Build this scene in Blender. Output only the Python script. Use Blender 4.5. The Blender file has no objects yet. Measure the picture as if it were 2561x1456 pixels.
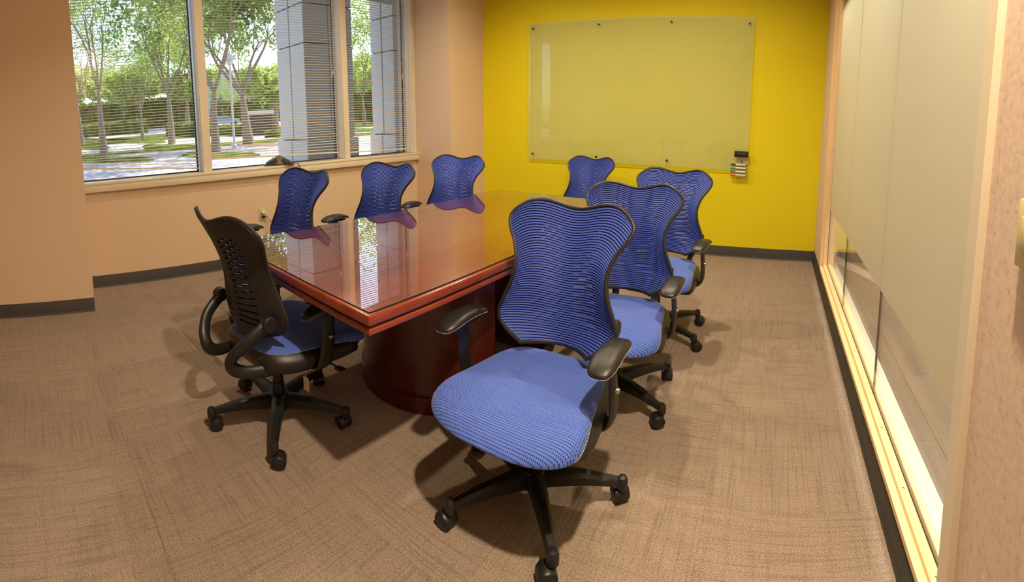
import bpy, bmesh, math, random
from mathutils import Vector, Matrix

# ------------------------------------------------------------------ camera, sky, sun, exposure
SC = bpy.context.scene
COL = SC.collection
F, PITCH, YAW, EYE, SHY = 1199.56, 0.1092, 0.5466, 1.3535, -308.6      # photo frame 2561 x 1456
cam_d = bpy.data.cameras.new('camera')
cam_d.type = 'PANO'
cam_d.panorama_type = 'CENTRAL_CYLINDRICAL'
cam_d.central_cylindrical_range_u_min = -1280.5 / F
cam_d.central_cylindrical_range_u_max = 1280.5 / F
cam_d.central_cylindrical_range_v_min = -(1456 - 728 - SHY) / F
cam_d.central_cylindrical_range_v_max = (728 + SHY) / F
cam_d.central_cylindrical_radius = 1.0
cam_d.clip_end = 1000
cam = bpy.data.objects.new('camera', cam_d)
cam.location = (0, 0, EYE)
cam.rotation_euler = (math.pi / 2 - PITCH, 0, YAW)
COL.objects.link(cam)
SC.camera = cam

vs = SC.view_settings
vs.view_transform = 'Standard'
vs.look = 'None'
vs.gamma = 1.0
vs.use_curve_mapping = False
vs.exposure = 0.0

world = bpy.data.worlds.new('sky')
SC.world = world
world.use_nodes = True
wn = world.node_tree
wn.nodes.clear()
sky = wn.nodes.new('ShaderNodeTexSky')
sky.sky_type = 'NISHITA'
sky.sun_disc = False
sky.sun_elevation = math.radians(52)
sky.sun_rotation = math.radians(-25)
sky.air_density = 1.0
sky.dust_density = 1.2
bg = wn.nodes.new('ShaderNodeBackground')
bg.inputs['Strength'].default_value = 0.48
wo = wn.nodes.new('ShaderNodeOutputWorld')
wn.links.new(sky.outputs[0], bg.inputs[0])
wn.links.new(bg.outputs[0], wo.inputs[0])

sun_d = bpy.data.lights.new('sun', 'SUN')
sun_d.energy = 11.0
sun_d.angle = math.radians(0.6)
sun_d.color = (1.0, 0.95, 0.86)
sun = bpy.data.objects.new('sun', sun_d)
sun.rotation_euler = Vector((0.26, -0.56, -0.79)).to_track_quat('-Z', 'Y').to_euler()
sun.location = (-20, 20, 30)
COL.objects.link(sun)

LAMP_COLOR = (1.0, 0.82, 0.58)
LAMP_WATT = 31.0
CEIL = 3.06
R = random.Random(7)

# ------------------------------------------------------------------ pixel -> ray (photo frame)
def ray(px, py):
    x = (px - 1280.5) / F; y = (py - 728 - SHY) / F
    r, d, u = math.sin(x), math.cos(x), -y
    c, s = math.cos(PITCH), math.sin(PITCH)
    d, u = c * d + s * u, -s * d + c * u
    c, s = math.cos(YAW), math.sin(YAW)
    return Vector((c * r - s * d, s * r + c * d, u)).normalized()

# ------------------------------------------------------------------ material helpers
MATS = {}
def newmat(name):
    m = bpy.data.materials.new(name)
    m.use_nodes = True
    nt = m.node_tree
    nt.nodes.clear()
    out = nt.nodes.new('ShaderNodeOutputMaterial')
    MATS[name] = m
    return m, nt, out

def N(nt, kind, **kw):
    n = nt.nodes.new(kind)
    for k, v in kw.items():
        if k in n.inputs: n.inputs[k].default_value = v
        else: setattr(n, k, v)
    return n

def srgb(r, g, b):
    f = lambda c: (c / 255) / 12.92 if c / 255 <= 0.04045 else ((c / 255 + 0.055) / 1.055) ** 2.4
    return (f(r), f(g), f(b), 1)

def basic(name, col, rough=0.5, metal=0.0, var=0.06, scale=30.0, bump=0.0, bscale=200.0, spec=0.5, coat=0.0):
    """principled with a little procedural colour variation and optional fine relief"""
    m, nt, out = newmat(name)
    p = N(nt, 'ShaderNodeBsdfPrincipled')
    p.inputs['Roughness'].default_value = rough
    p.inputs['Metallic'].default_value = metal
    p.inputs['Specular IOR Level'].default_value = spec
    p.inputs['Coat Weight'].default_value = coat
    p.inputs['Coat Roughness'].default_value = 0.08
    tc = N(nt, 'ShaderNodeTexCoord')
    no = N(nt, 'ShaderNodeTexNoise'); no.inputs['Scale'].default_value = scale; no.inputs['Detail'].default_value = 4
    nt.links.new(tc.outputs['Object'], no.inputs['Vector'])
    mx = N(nt, 'ShaderNodeMix', data_type='RGBA')
    lo = tuple(c * (1 - var) for c in col[:3]) + (1,)
    hi = tuple(min(1, c * (1 + var)) for c in col[:3]) + (1,)
    mx.inputs[6].default_value = lo; mx.inputs[7].default_value = hi
    nt.links.new(no.outputs['Fac'], mx.inputs[0])
    nt.links.new(mx.outputs[2], p.inputs['Base Color'])
    if bump > 0:
        n2 = N(nt, 'ShaderNodeTexNoise'); n2.inputs['Scale'].default_value = bscale; n2.inputs['Detail'].default_value = 3
        nt.links.new(tc.outputs['Object'], n2.inputs['Vector'])
        b = N(nt, 'ShaderNodeBump'); b.inputs['Strength'].default_value = bump; b.inputs['Distance'].default_value = 0.002
        nt.links.new(n2.outputs['Fac'], b.inputs['Height'])
        nt.links.new(b.outputs[0], p.inputs['Normal'])
    nt.links.new(p.outputs[0], out.inputs[0])
    return m

def clear_glass(name, tint=(0.97, 0.99, 0.98), haze=0.0, haze_col=(0.8, 0.8, 0.75), ior=1.5, sheet=False):
    m, nt, out = newmat(name)
    tr = N(nt, 'ShaderNodeBsdfTransparent'); tr.inputs[0].default_value = tint + (1,)
    gl = N(nt, 'ShaderNodeBsdfGlossy'); gl.inputs['Roughness'].default_value = 0.0; gl.inputs[0].default_value = (1, 1, 1, 1)
    # Fresnel computed with the outward normal on both sides so that the thin sheet never totally reflects
    ge = N(nt, 'ShaderNodeNewGeometry')
    fl = N(nt, 'ShaderNodeVectorMath', operation='DOT_PRODUCT')
    nt.links.new(ge.outputs['Incoming'], fl.inputs[0]); nt.links.new(ge.outputs['Normal'], fl.inputs[1])
    ab = N(nt, 'ShaderNodeMath', operation='ABSOLUTE'); nt.links.new(fl.outputs['Value'], ab.inputs[0])
    om = N(nt, 'ShaderNodeMath', operation='SUBTRACT'); om.inputs[0].default_value = 1.0; nt.links.new(ab.outputs[0], om.inputs[1])
    pw = N(nt, 'ShaderNodeMath', operation='POWER'); pw.inputs[1].default_value = 5.0; nt.links.new(om.outputs[0], pw.inputs[0])
    f0 = ((ior - 1) / (ior + 1)) ** 2
    ma = N(nt, 'ShaderNodeMath', operation='MULTIPLY_ADD'); ma.inputs[1].default_value = 1 - f0; ma.inputs[2].default_value = f0
    nt.links.new(pw.outputs[0], ma.inputs[0])
    fac = ma.outputs[0]
    if sheet:                        # both faces of a thin sheet, modelled as one: R = 2F / (1 + F)
        t2 = N(nt, 'ShaderNodeMath', operation='MULTIPLY'); t2.inputs[1].default_value = 2.0; nt.links.new(fac, t2.inputs[0])
        a1 = N(nt, 'ShaderNodeMath', operation='ADD'); a1.inputs[1].default_value = 1.0; nt.links.new(fac, a1.inputs[0])
        dv = N(nt, 'ShaderNodeMath', operation='DIVIDE'); nt.links.new(t2.outputs[0], dv.inputs[0]); nt.links.new(a1.outputs[0], dv.inputs[1])
        fac = dv.outputs[0]
    base = tr.outputs[0]
    if haze > 0:
        df = N(nt, 'ShaderNodeBsdfDiffuse'); df.inputs[0].default_value = haze_col + (1,)
        mh = N(nt, 'ShaderNodeMixShader'); mh.inputs[0].default_value = haze
        nt.links.new(tr.outputs[0], mh.inputs[1]); nt.links.new(df.outputs[0], mh.inputs[2])
        base = mh.outputs[0]
    mx = N(nt, 'ShaderNodeMixShader')
    nt.links.new(fac, mx.inputs[0]); nt.links.new(base, mx.inputs[1]); nt.links.new(gl.outputs[0], mx.inputs[2])
    nt.links.new(mx.outputs[0], out.inputs[0])
    return m

# ------------------------------------------------------------------ materials
M_paint = basic('beige_wall_paint', srgb(218, 192, 162), 0.75, var=0.02, scale=3, bump=0.12, bscale=260, spec=0.25)
M_yellow = basic('yellow_wall_paint', srgb(226, 209, 24), 0.6, var=0.02, scale=3, bump=0.12, bscale=260, spec=0.25)
M_trimpaint = basic('cream_trim_paint', srgb(224, 210, 186), 0.35, var=0.02, scale=5, spec=0.45)
M_sillgloss = basic('cream_sill_gloss', srgb(226, 212, 188), 0.12, var=0.02, scale=5, spec=0.6)
M_rubber = basic('black_brown_vinyl_base', srgb(52, 47, 42), 0.55, var=0.08, scale=8)
M_ceil = basic('white_ceiling', srgb(208, 204, 196), 0.9, var=0.02, scale=40, bump=0.2, bscale=120)
M_blackpl = basic('black_plastic', srgb(29, 27, 26), 0.42, var=0.1, scale=60, bump=0.06, bscale=900)
M_blackmat = basic('black_shell_plastic', srgb(27, 25, 24), 0.5, var=0.1, scale=60, bump=0.1, bscale=700)
M_leather = basic('black_leather', srgb(32, 29, 28), 0.38, var=0.12, scale=90, bump=0.25, bscale=500)
M_stitch = basic('cream_thread', srgb(205, 195, 180), 0.7, var=0.1, scale=400)
M_chrome = basic('brushed_steel', srgb(190, 186, 180), 0.28, metal=1.0, var=0.04, scale=80)
M_darksteel = basic('dark_steel', srgb(95, 88, 80), 0.35, metal=0.9, var=0.05, scale=80)
M_piping = basic('black_piping', srgb(34, 31, 30), 0.45, var=0.1, scale=90)
M_ivory = basic('ivory_plastic', srgb(205, 190, 140), 0.35, var=0.02, scale=20)
M_whitepl = basic('white_plastic', srgb(232, 226, 214), 0.4, var=0.03, scale=20)
M_blind = basic('cream_blind_aluminium', srgb(222, 208, 188), 0.4, var=0.02, scale=10)
M_cord = basic('blind_cord', srgb(215, 195, 165), 0.8, var=0.05, scale=50)
M_phone = basic('phone_dark_plastic', srgb(56, 54, 52), 0.3, var=0.05, scale=40)
M_phonegrille = basic('phone_grille', srgb(98, 92, 76), 0.55, var=0.3, scale=900)
M_phonepad = basic('phone_keypad', srgb(80, 80, 82), 0.4, var=0.3, scale=300)
M_lcd = basic('phone_screen', srgb(120, 125, 110), 0.15, var=0.03, scale=30)
M_tag = basic('printed_tag', srgb(215, 200, 180), 0.3, var=0.75, scale=120)

M_glass = clear_glass('window_glass', (0.93, 0.96, 0.96))
M_glassboard = clear_glass('writing_board_glass', (0.86, 0.93, 0.82), haze=0.22, haze_col=(0.90, 0.90, 0.62), sheet=True)
M_glasstop = clear_glass('table_glass', (0.92, 0.95, 0.93), haze=0.0, ior=1.8, sheet=True)
M_acryl = clear_glass('clear_acrylic', (0.95, 0.96, 0.94), haze=0.05)
M_glassedge = basic('dark_glass_edge', srgb(30, 44, 40), 0.15, var=0.05, scale=20)

def mat_film():
    m, nt, out = newmat('frosted_film')
    df = N(nt, 'ShaderNodeBsdfDiffuse'); df.inputs[0].default_value = srgb(230, 224, 204)
    tl = N(nt, 'ShaderNodeBsdfTranslucent'); tl.inputs[0].default_value = srgb(234, 230, 212)
    gl = N(nt, 'ShaderNodeBsdfGlossy'); gl.inputs['Roughness'].default_value = 0.42; gl.inputs[0].default_value = (1, 1, 1, 1)
    tc = N(nt, 'ShaderNodeTexCoord'); no = N(nt, 'ShaderNodeTexNoise'); no.inputs['Scale'].default_value = 2.0
    nt.links.new(tc.outputs['Object'], no.inputs['Vector'])
    mr = N(nt, 'ShaderNodeMapRange'); mr.inputs[3].default_value = 0.60; mr.inputs[4].default_value = 0.70
    nt.links.new(no.outputs['Fac'], mr.inputs[0])
    a = N(nt, 'ShaderNodeMixShader')
    nt.links.new(mr.outputs[0], a.inputs[0]); nt.links.new(df.outputs[0], a.inputs[1]); nt.links.new(tl.outputs[0], a.inputs[2])
    lw = N(nt, 'ShaderNodeLayerWeight'); lw.inputs[0].default_value = 0.10
    b = N(nt, 'ShaderNodeMixShader')
    nt.links.new(lw.outputs['Fresnel'], b.inputs[0]); nt.links.new(a.outputs[0], b.inputs[1]); nt.links.new(gl.outputs[0], b.inputs[2])
    nt.links.new(b.outputs[0], out.inputs[0])
    return m
M_film = mat_film()

def mat_wood(name, c1, c2, rough, axis='Y', scale=1.0, coat=0.0, ring=6.0):
    m, nt, out = newmat(name)
    p = N(nt, 'ShaderNodeBsdfPrincipled'); p.inputs['Roughness'].default_value = rough
    p.inputs['Coat Weight'].default_value = coat; p.inputs['Coat Roughness'].default_value = 0.1
    tc = N(nt, 'ShaderNodeTexCoord'); oi = N(nt, 'ShaderNodeObjectInfo')
    mp = N(nt, 'ShaderNodeMapping')
    st = {'X': (0.08, 1, 1), 'Y': (1, 0.08, 1), 'Z': (1, 1, 0.08)}[axis]
    mp.inputs['Scale'].default_value = tuple(s * scale for s in st)
    add = N(nt, 'ShaderNodeVectorMath', operation='MULTIPLY_ADD'); add.inputs[1].default_value = (7.0, 3.0, 5.0)
    cv = N(nt, 'ShaderNodeCombineXYZ')
    for i in range(3): nt.links.new(oi.outputs['Random'], cv.inputs[i])
    nt.links.new(cv.outputs[0], add.inputs[0]); nt.links.new(tc.outputs['Object'], add.inputs[2])
    nt.links.new(add.outputs[0], mp.inputs[0])
    n1 = N(nt, 'ShaderNodeTexNoise'); n1.inputs['Scale'].default_value = ring; n1.inputs['Detail'].default_value = 8; n1.inputs['Distortion'].default_value = 0.6
    n2 = N(nt, 'ShaderNodeTexNoise'); n2.inputs['Scale'].default_value = 70; n2.inputs['Detail'].default_value = 2
    nt.links.new(mp.outputs[0], n1.inputs['Vector']); nt.links.new(mp.outputs[0], n2.inputs['Vector'])
    ad = N(nt, 'ShaderNodeMix', data_type='FLOAT'); ad.inputs[0].default_value = 0.35
    nt.links.new(n1.outputs['Fac'], ad.inputs[2]); nt.links.new(n2.outputs['Fac'], ad.inputs[3])
    cr = N(nt, 'ShaderNodeValToRGB')
    cr.color_ramp.elements[0].position = 0.32; cr.color_ramp.elements[0].color = c1
    cr.color_ramp.elements[1].position = 0.68; cr.color_ramp.elements[1].color = c2
    nt.links.new(ad.outputs[0], cr.inputs[0]); nt.links.new(cr.outputs[0], p.inputs['Base Color'])
    nt.links.new(p.outputs[0], out.inputs[0])
    return m
M_cherry = mat_wood('cherry_veneer', srgb(112, 42, 22), srgb(150, 66, 34), 0.22, 'Y', 3.0, coat=0.4)
M_cherrydark = mat_wood('dark_cherry_veneer', srgb(66, 20, 14), srgb(92, 30, 20), 0.3, 'Z', 3.0, coat=0.2)
M_groove = mat_wood('cherry_groove', srgb(44, 12, 8), srgb(62, 20, 12), 0.4, 'Y', 3.0)
M_pine = mat_wood('pale_pine_frame', srgb(226, 190, 140), srgb(240, 208, 160), 0.45, 'Y', 2.0)
M_pinez = mat_wood('pale_pine_post', srgb(222, 186, 138), srgb(236, 204, 158), 0.45, 'Z', 2.0)
M_plank = mat_wood('grey_oak_plank', srgb(96, 78, 60), srgb(132, 110, 86), 0.4, 'Y', 2.2)

def mat_wallcover():
    m, nt, out = newmat('mottled_wallcovering')
    p = N(nt, 'ShaderNodeBsdfPrincipled'); p.inputs['Roughness'].default_value = 0.7
    tc = N(nt, 'ShaderNodeTexCoord')
    n1 = N(nt, 'ShaderNodeTexNoise'); n1.inputs['Scale'].default_value = 60; n1.inputs['Detail'].default_value = 6; n1.inputs['Roughness'].default_value = 0.6
    nt.links.new(tc.outputs['Object'], n1.inputs['Vector'])
    cr = N(nt, 'ShaderNodeValToRGB')
    e = cr.color_ramp.elements
    e[0].position = 0.27; e[0].color = srgb(178, 150, 128)
    e[1].position = 0.42; e[1].color = srgb(210, 184, 162)
    x = e.new(0.62); x.color = srgb(217, 192, 170)
    x = e.new(0.78); x.color = srgb(228, 206, 184)
    nt.links.new(n1.outputs['Fac'], cr.inputs[0]); nt.links.new(cr.outputs[0], p.inputs['Base Color'])
    b = N(nt, 'ShaderNodeBump'); b.inputs['Strength'].default_value = 0.25; b.inputs['Distance'].default_value = 0.002
    nt.links.new(n1.outputs['Fac'], b.inputs['Height']); nt.links.new(b.outputs[0], p.inputs['Normal'])
    nt.links.new(p.outputs[0], out.inputs[0])
    return m
M_wallcover = mat_wallcover()

def mat_carpet():
    m, nt, out = newmat('brown_carpet')
    p = N(nt, 'ShaderNodeBsdfPrincipled'); p.inputs['Roughness'].default_value = 0.95; p.inputs['Specular IOR Level'].default_value = 0.1
    p.inputs['Sheen Weight'].default_value = 0.15
    tc = N(nt, 'ShaderNodeTexCoord'); oi = N(nt, 'ShaderNodeObjectInfo')
    rv = N(nt, 'ShaderNodeVectorMath', operation='MULTIPLY_ADD'); rv.inputs[1].default_value = (11, 17, 0)
    cv = N(nt, 'ShaderNodeCombineXYZ')
    for i in range(3): nt.links.new(oi.outputs['Random'], cv.inputs[i])
    nt.links.new(cv.outputs[0], rv.inputs[0]); nt.links.new(tc.outputs['Object'], rv.inputs[2])
    def noise(scale, sc, detail=2.0):
        mp = N(nt, 'ShaderNodeMapping'); mp.inputs['Scale'].default_value = sc
        nt.links.new(rv.outputs[0], mp.inputs[0])
        n = N(nt, 'ShaderNodeTexNoise'); n.inputs['Scale'].default_value = scale; n.inputs['Detail'].default_value = detail
        nt.links.new(mp.outputs[0], n.inputs['Vector'])
        return n
    streak = noise(1.0, (105, 3.2, 1), 3)       # long lines along the tile
    cross = noise(1.0, (5, 45, 1), 2)           # faint cross lines
    pile = noise(1.0, (260, 190, 1), 1)         # loop pile
    def ramp(src, a, b, lo, hi):
        r = N(nt, 'ShaderNodeMapRange'); r.inputs[1].default_value = a; r.inputs[2].default_value = b; r.inputs[3].default_value = lo; r.inputs[4].default_value = hi
        nt.links.new(src, r.inputs[0]); return r.outputs[0]
    def mul(a, b):
        k = N(nt, 'ShaderNodeMath', operation='MULTIPLY'); nt.links.new(a, k.inputs[0]); nt.links.new(b, k.inputs[1]); return k.outputs[0]
    s1 = ramp(streak.outputs['Fac'], 0.34, 0.52, 0.78, 1.0)
    s2 = ramp(cross.outputs['Fac'], 0.35, 0.5, 0.9, 1.0)
    s3 = ramp(pile.outputs['Fac'], 0.25, 0.75, 0.55, 1.42)
    s4 = ramp(oi.outputs['Random'], 0, 1, 0.95, 1.04)
    t = mul(mul(s1, s2), mul(s3, s4))
    mx = N(nt, 'ShaderNodeVectorMath', operation='SCALE'); mx.inputs[0].default_value = srgb(146, 128, 113)[:3]
    nt.links.new(t, mx.inputs['Scale'])
    nt.links.new(mx.outputs[0], p.inputs['Base Color'])
    b = N(nt, 'ShaderNodeBump'); b.inputs['Strength'].default_value = 0.5; b.inputs['Distance'].default_value = 0.003
    nt.links.new(pile.outputs['Fac'], b.inputs['Height']); nt.links.new(b.outputs[0], p.inputs['Normal'])
    nt.links.new(p.outputs[0], out.inputs[0])
    return m
M_carpet = mat_carpet()

def mat_seat():
    m, nt, out = newmat('blue_seat_weave')
    p = N(nt, 'ShaderNodeBsdfPrincipled'); p.inputs['Roughness'].default_value = 0.75; p.inputs['Specular IOR Level'].default_value = 0.25
    p.inputs['Sheen Weight'].default_value = 0.2
    tc = N(nt, 'ShaderNodeTexCoord')
    sp = N(nt, 'ShaderNodeSeparateXYZ'); nt.links.new(tc.outputs['Object'], sp.inputs[0])
    nz = N(nt, 'ShaderNodeTexNoise'); nz.inputs['Scale'].default_value = 9; nt.links.new(tc.outputs['Object'], nz.inputs['Vector'])
    def math(op, a, b=None, c=None):
        k = N(nt, 'ShaderNodeMath', operation=op)
        for i, v in enumerate((a, b, c)):
            if v is None: continue
            if isinstance(v, (int, float)): k.inputs[i].default_value = v
            else: nt.links.new(v, k.inputs[i])
        return k.outputs[0]
    # rows across the seat (7 mm), dark dashes (5 mm) in every second row, dashes fade to solid lines at the rear
    row = math('FRACT', math('MULTIPLY', sp.outputs['Y'], 1 / 0.0075))
    line = math('LESS_THAN', row, 0.34)
    dash = math('LESS_THAN', math('FRACT', math('MULTIPLY', sp.outputs['X'], 1 / 0.0062)), 0.55)
    front = math('GREATER_THAN', math('ADD', sp.outputs['Y'], math('MULTIPLY', nz.outputs['Fac'], 0.12)), 0.09)
    solid = math('SUBTRACT', 1.0, front)
    hole = math('MULTIPLY', line, math('MAXIMUM', math('MULTIPLY', dash, front), math('MULTIPLY', solid, 0.55)))
    n2 = N(nt, 'ShaderNodeTexNoise'); n2.inputs['Scale'].default_value = 1.0
    mp = N(nt, 'ShaderNodeMapping'); mp.inputs['Scale'].default_value = (12, 420, 40); nt.links.new(tc.outputs['Object'], mp.inputs[0]); nt.links.new(mp.outputs[0], n2.inputs['Vector'])
    c0 = N(nt, 'ShaderNodeMix', data_type='RGBA'); c0.inputs[6].default_value = srgb(56, 84, 176); c0.inputs[7].default_value = srgb(98, 126, 214)
    nt.links.new(n2.outputs['Fac'], c0.inputs[0])
    c1 = N(nt, 'ShaderNodeMix', data_type='RGBA'); c1.inputs[7].default_value = srgb(20, 28, 66)
    nt.links.new(hole, c1.inputs[0]); nt.links.new(c0.outputs[2], c1.inputs[6])
    nt.links.new(c1.outputs[2], p.inputs['Base Color'])
    b = N(nt, 'ShaderNodeBump'); b.inputs['Strength'].default_value = 0.35; b.inputs['Distance'].default_value = 0.0015; b.invert = True
    nt.links.new(hole, b.inputs['Height']); nt.links.new(b.outputs[0], p.inputs['Normal'])
    nt.links.new(p.outputs[0], out.inputs[0])
    return m
M_seat = mat_seat()
M_mesh = basic('blue_mesh_rib', srgb(62, 82, 172), 0.6, var=0.16, scale=140, bump=0.2, bscale=900, spec=0.3)

def mat_leaf(name, a, b):
    m, nt, out = newmat(name)
    oi = N(nt, 'ShaderNodeTexCoord'); no = N(nt, 'ShaderNodeTexNoise'); no.inputs['Scale'].default_value = 1.3; no.inputs['Detail'].default_value = 5
    nt.links.new(oi.outputs['Object'], no.inputs['Vector'])
    cr = N(nt, 'ShaderNodeValToRGB'); cr.color_ramp.elements[0].position = 0.35; cr.color_ramp.elements[1].position = 0.65
    cr.color_ramp.elements[0].color = a; cr.color_ramp.elements[1].color = b
    nt.links.new(no.outputs['Fac'], cr.inputs[0])
    d = N(nt, 'ShaderNodeBsdfDiffuse'); t = N(nt, 'ShaderNodeBsdfTranslucent')
    nt.links.new(cr.outputs[0], d.inputs[0]); nt.links.new(cr.outputs[0], t.inputs[0])
    mx = N(nt, 'ShaderNodeMixShader'); mx.inputs[0].default_value = 0.5
    nt.links.new(d.outputs[0], mx.inputs[1]); nt.links.new(t.outputs[0], mx.inputs[2]); nt.links.new(mx.outputs[0], out.inputs[0])
    return m
M_leaf = mat_leaf('spring_leaf', srgb(150, 172, 84), srgb(200, 212, 130))
M_leafdark = mat_leaf('oak_leaf', srgb(104, 134, 66), srgb(160, 184, 100))
M_hedge = mat_leaf('hedge_leaf', srgb(84, 110, 48), srgb(156, 172, 100))
M_palmleaf = mat_leaf('palm_leaf', srgb(96, 128, 60), srgb(150, 176, 90))
M_bark = basic('grey_bark', srgb(140, 124, 110), 0.9, var=0.3, scale=4, bump=0.6, bscale=12)
M_stone = basic('pale_stone', srgb(206, 206, 204), 0.8, var=0.04, scale=3, bump=0.1, bscale=40)
M_concrete = basic('pale_concrete', srgb(206, 198, 186), 0.9, var=0.08, scale=1.2, bump=0.1, bscale=20)
M_road = basic('sunlit_road', srgb(188, 184, 178), 0.9, var=0.06, scale=0.6)
M_grass = mat_leaf('lawn', srgb(84, 104, 44), srgb(140, 150, 74))
M_mulch = basic('brown_mulch', srgb(120, 92, 72), 0.95, var=0.4, scale=9, bump=0.5, bscale=30)
M_offwhite = basic('office_white', srgb(224, 224, 220), 0.8, var=0.03, scale=0.5)
M_darkwin = basic('office_window_glass', srgb(120, 145, 160), 0.1, var=0.1, scale=0.5)
M_facade = basic('brown_facade', srgb(120, 108, 92), 0.8, var=0.05, scale=2)
M_postpaint = basic('pale_lamp_post_paint', srgb(206, 214, 218), 0.4, var=0.03, scale=8)
M_signdark = basic('sign_panel', srgb(64, 58, 60), 0.6, var=0.1, scale=4)

def mat_paver():
    m, nt, out = newmat('walkway_pavers')
    p = N(nt, 'ShaderNodeBsdfPrincipled'); p.inputs['Roughness'].default_value = 0.85
    tc = N(nt, 'ShaderNodeTexCoord'); br = N(nt, 'ShaderNodeTexBrick')
    br.inputs['Color1'].default_value = srgb(150, 148, 160); br.inputs['Color2'].default_value = srgb(176, 164, 166); br.inputs['Mortar'].default_value = srgb(110, 110, 116)  # greys darkened and blued to stand in for shade on the walk
    br.inputs['Scale'].default_value = 1.0; br.inputs['Brick Width'].default_value = 0.4; br.inputs['Row Height'].default_value = 0.4; br.inputs['Mortar Size'].default_value = 0.012
    nt.links.new(tc.outputs['Object'], br.inputs['Vector']); nt.links.new(br.outputs['Color'], p.inputs['Base Color'])
    nt.links.new(p.outputs[0], out.inputs[0])
    return m
M_paver = mat_paver()

def mat_emit(name, col, s):
    m, nt, out = newmat(name)
    e = N(nt, 'ShaderNodeEmission'); e.inputs[0].default_value = col + (1,); e.inputs[1].default_value = s
    nt.links.new(e.outputs[0], out.inputs[0])
    return m
M_lens = mat_emit('downlight_lens', LAMP_COLOR, 9.0)

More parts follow.
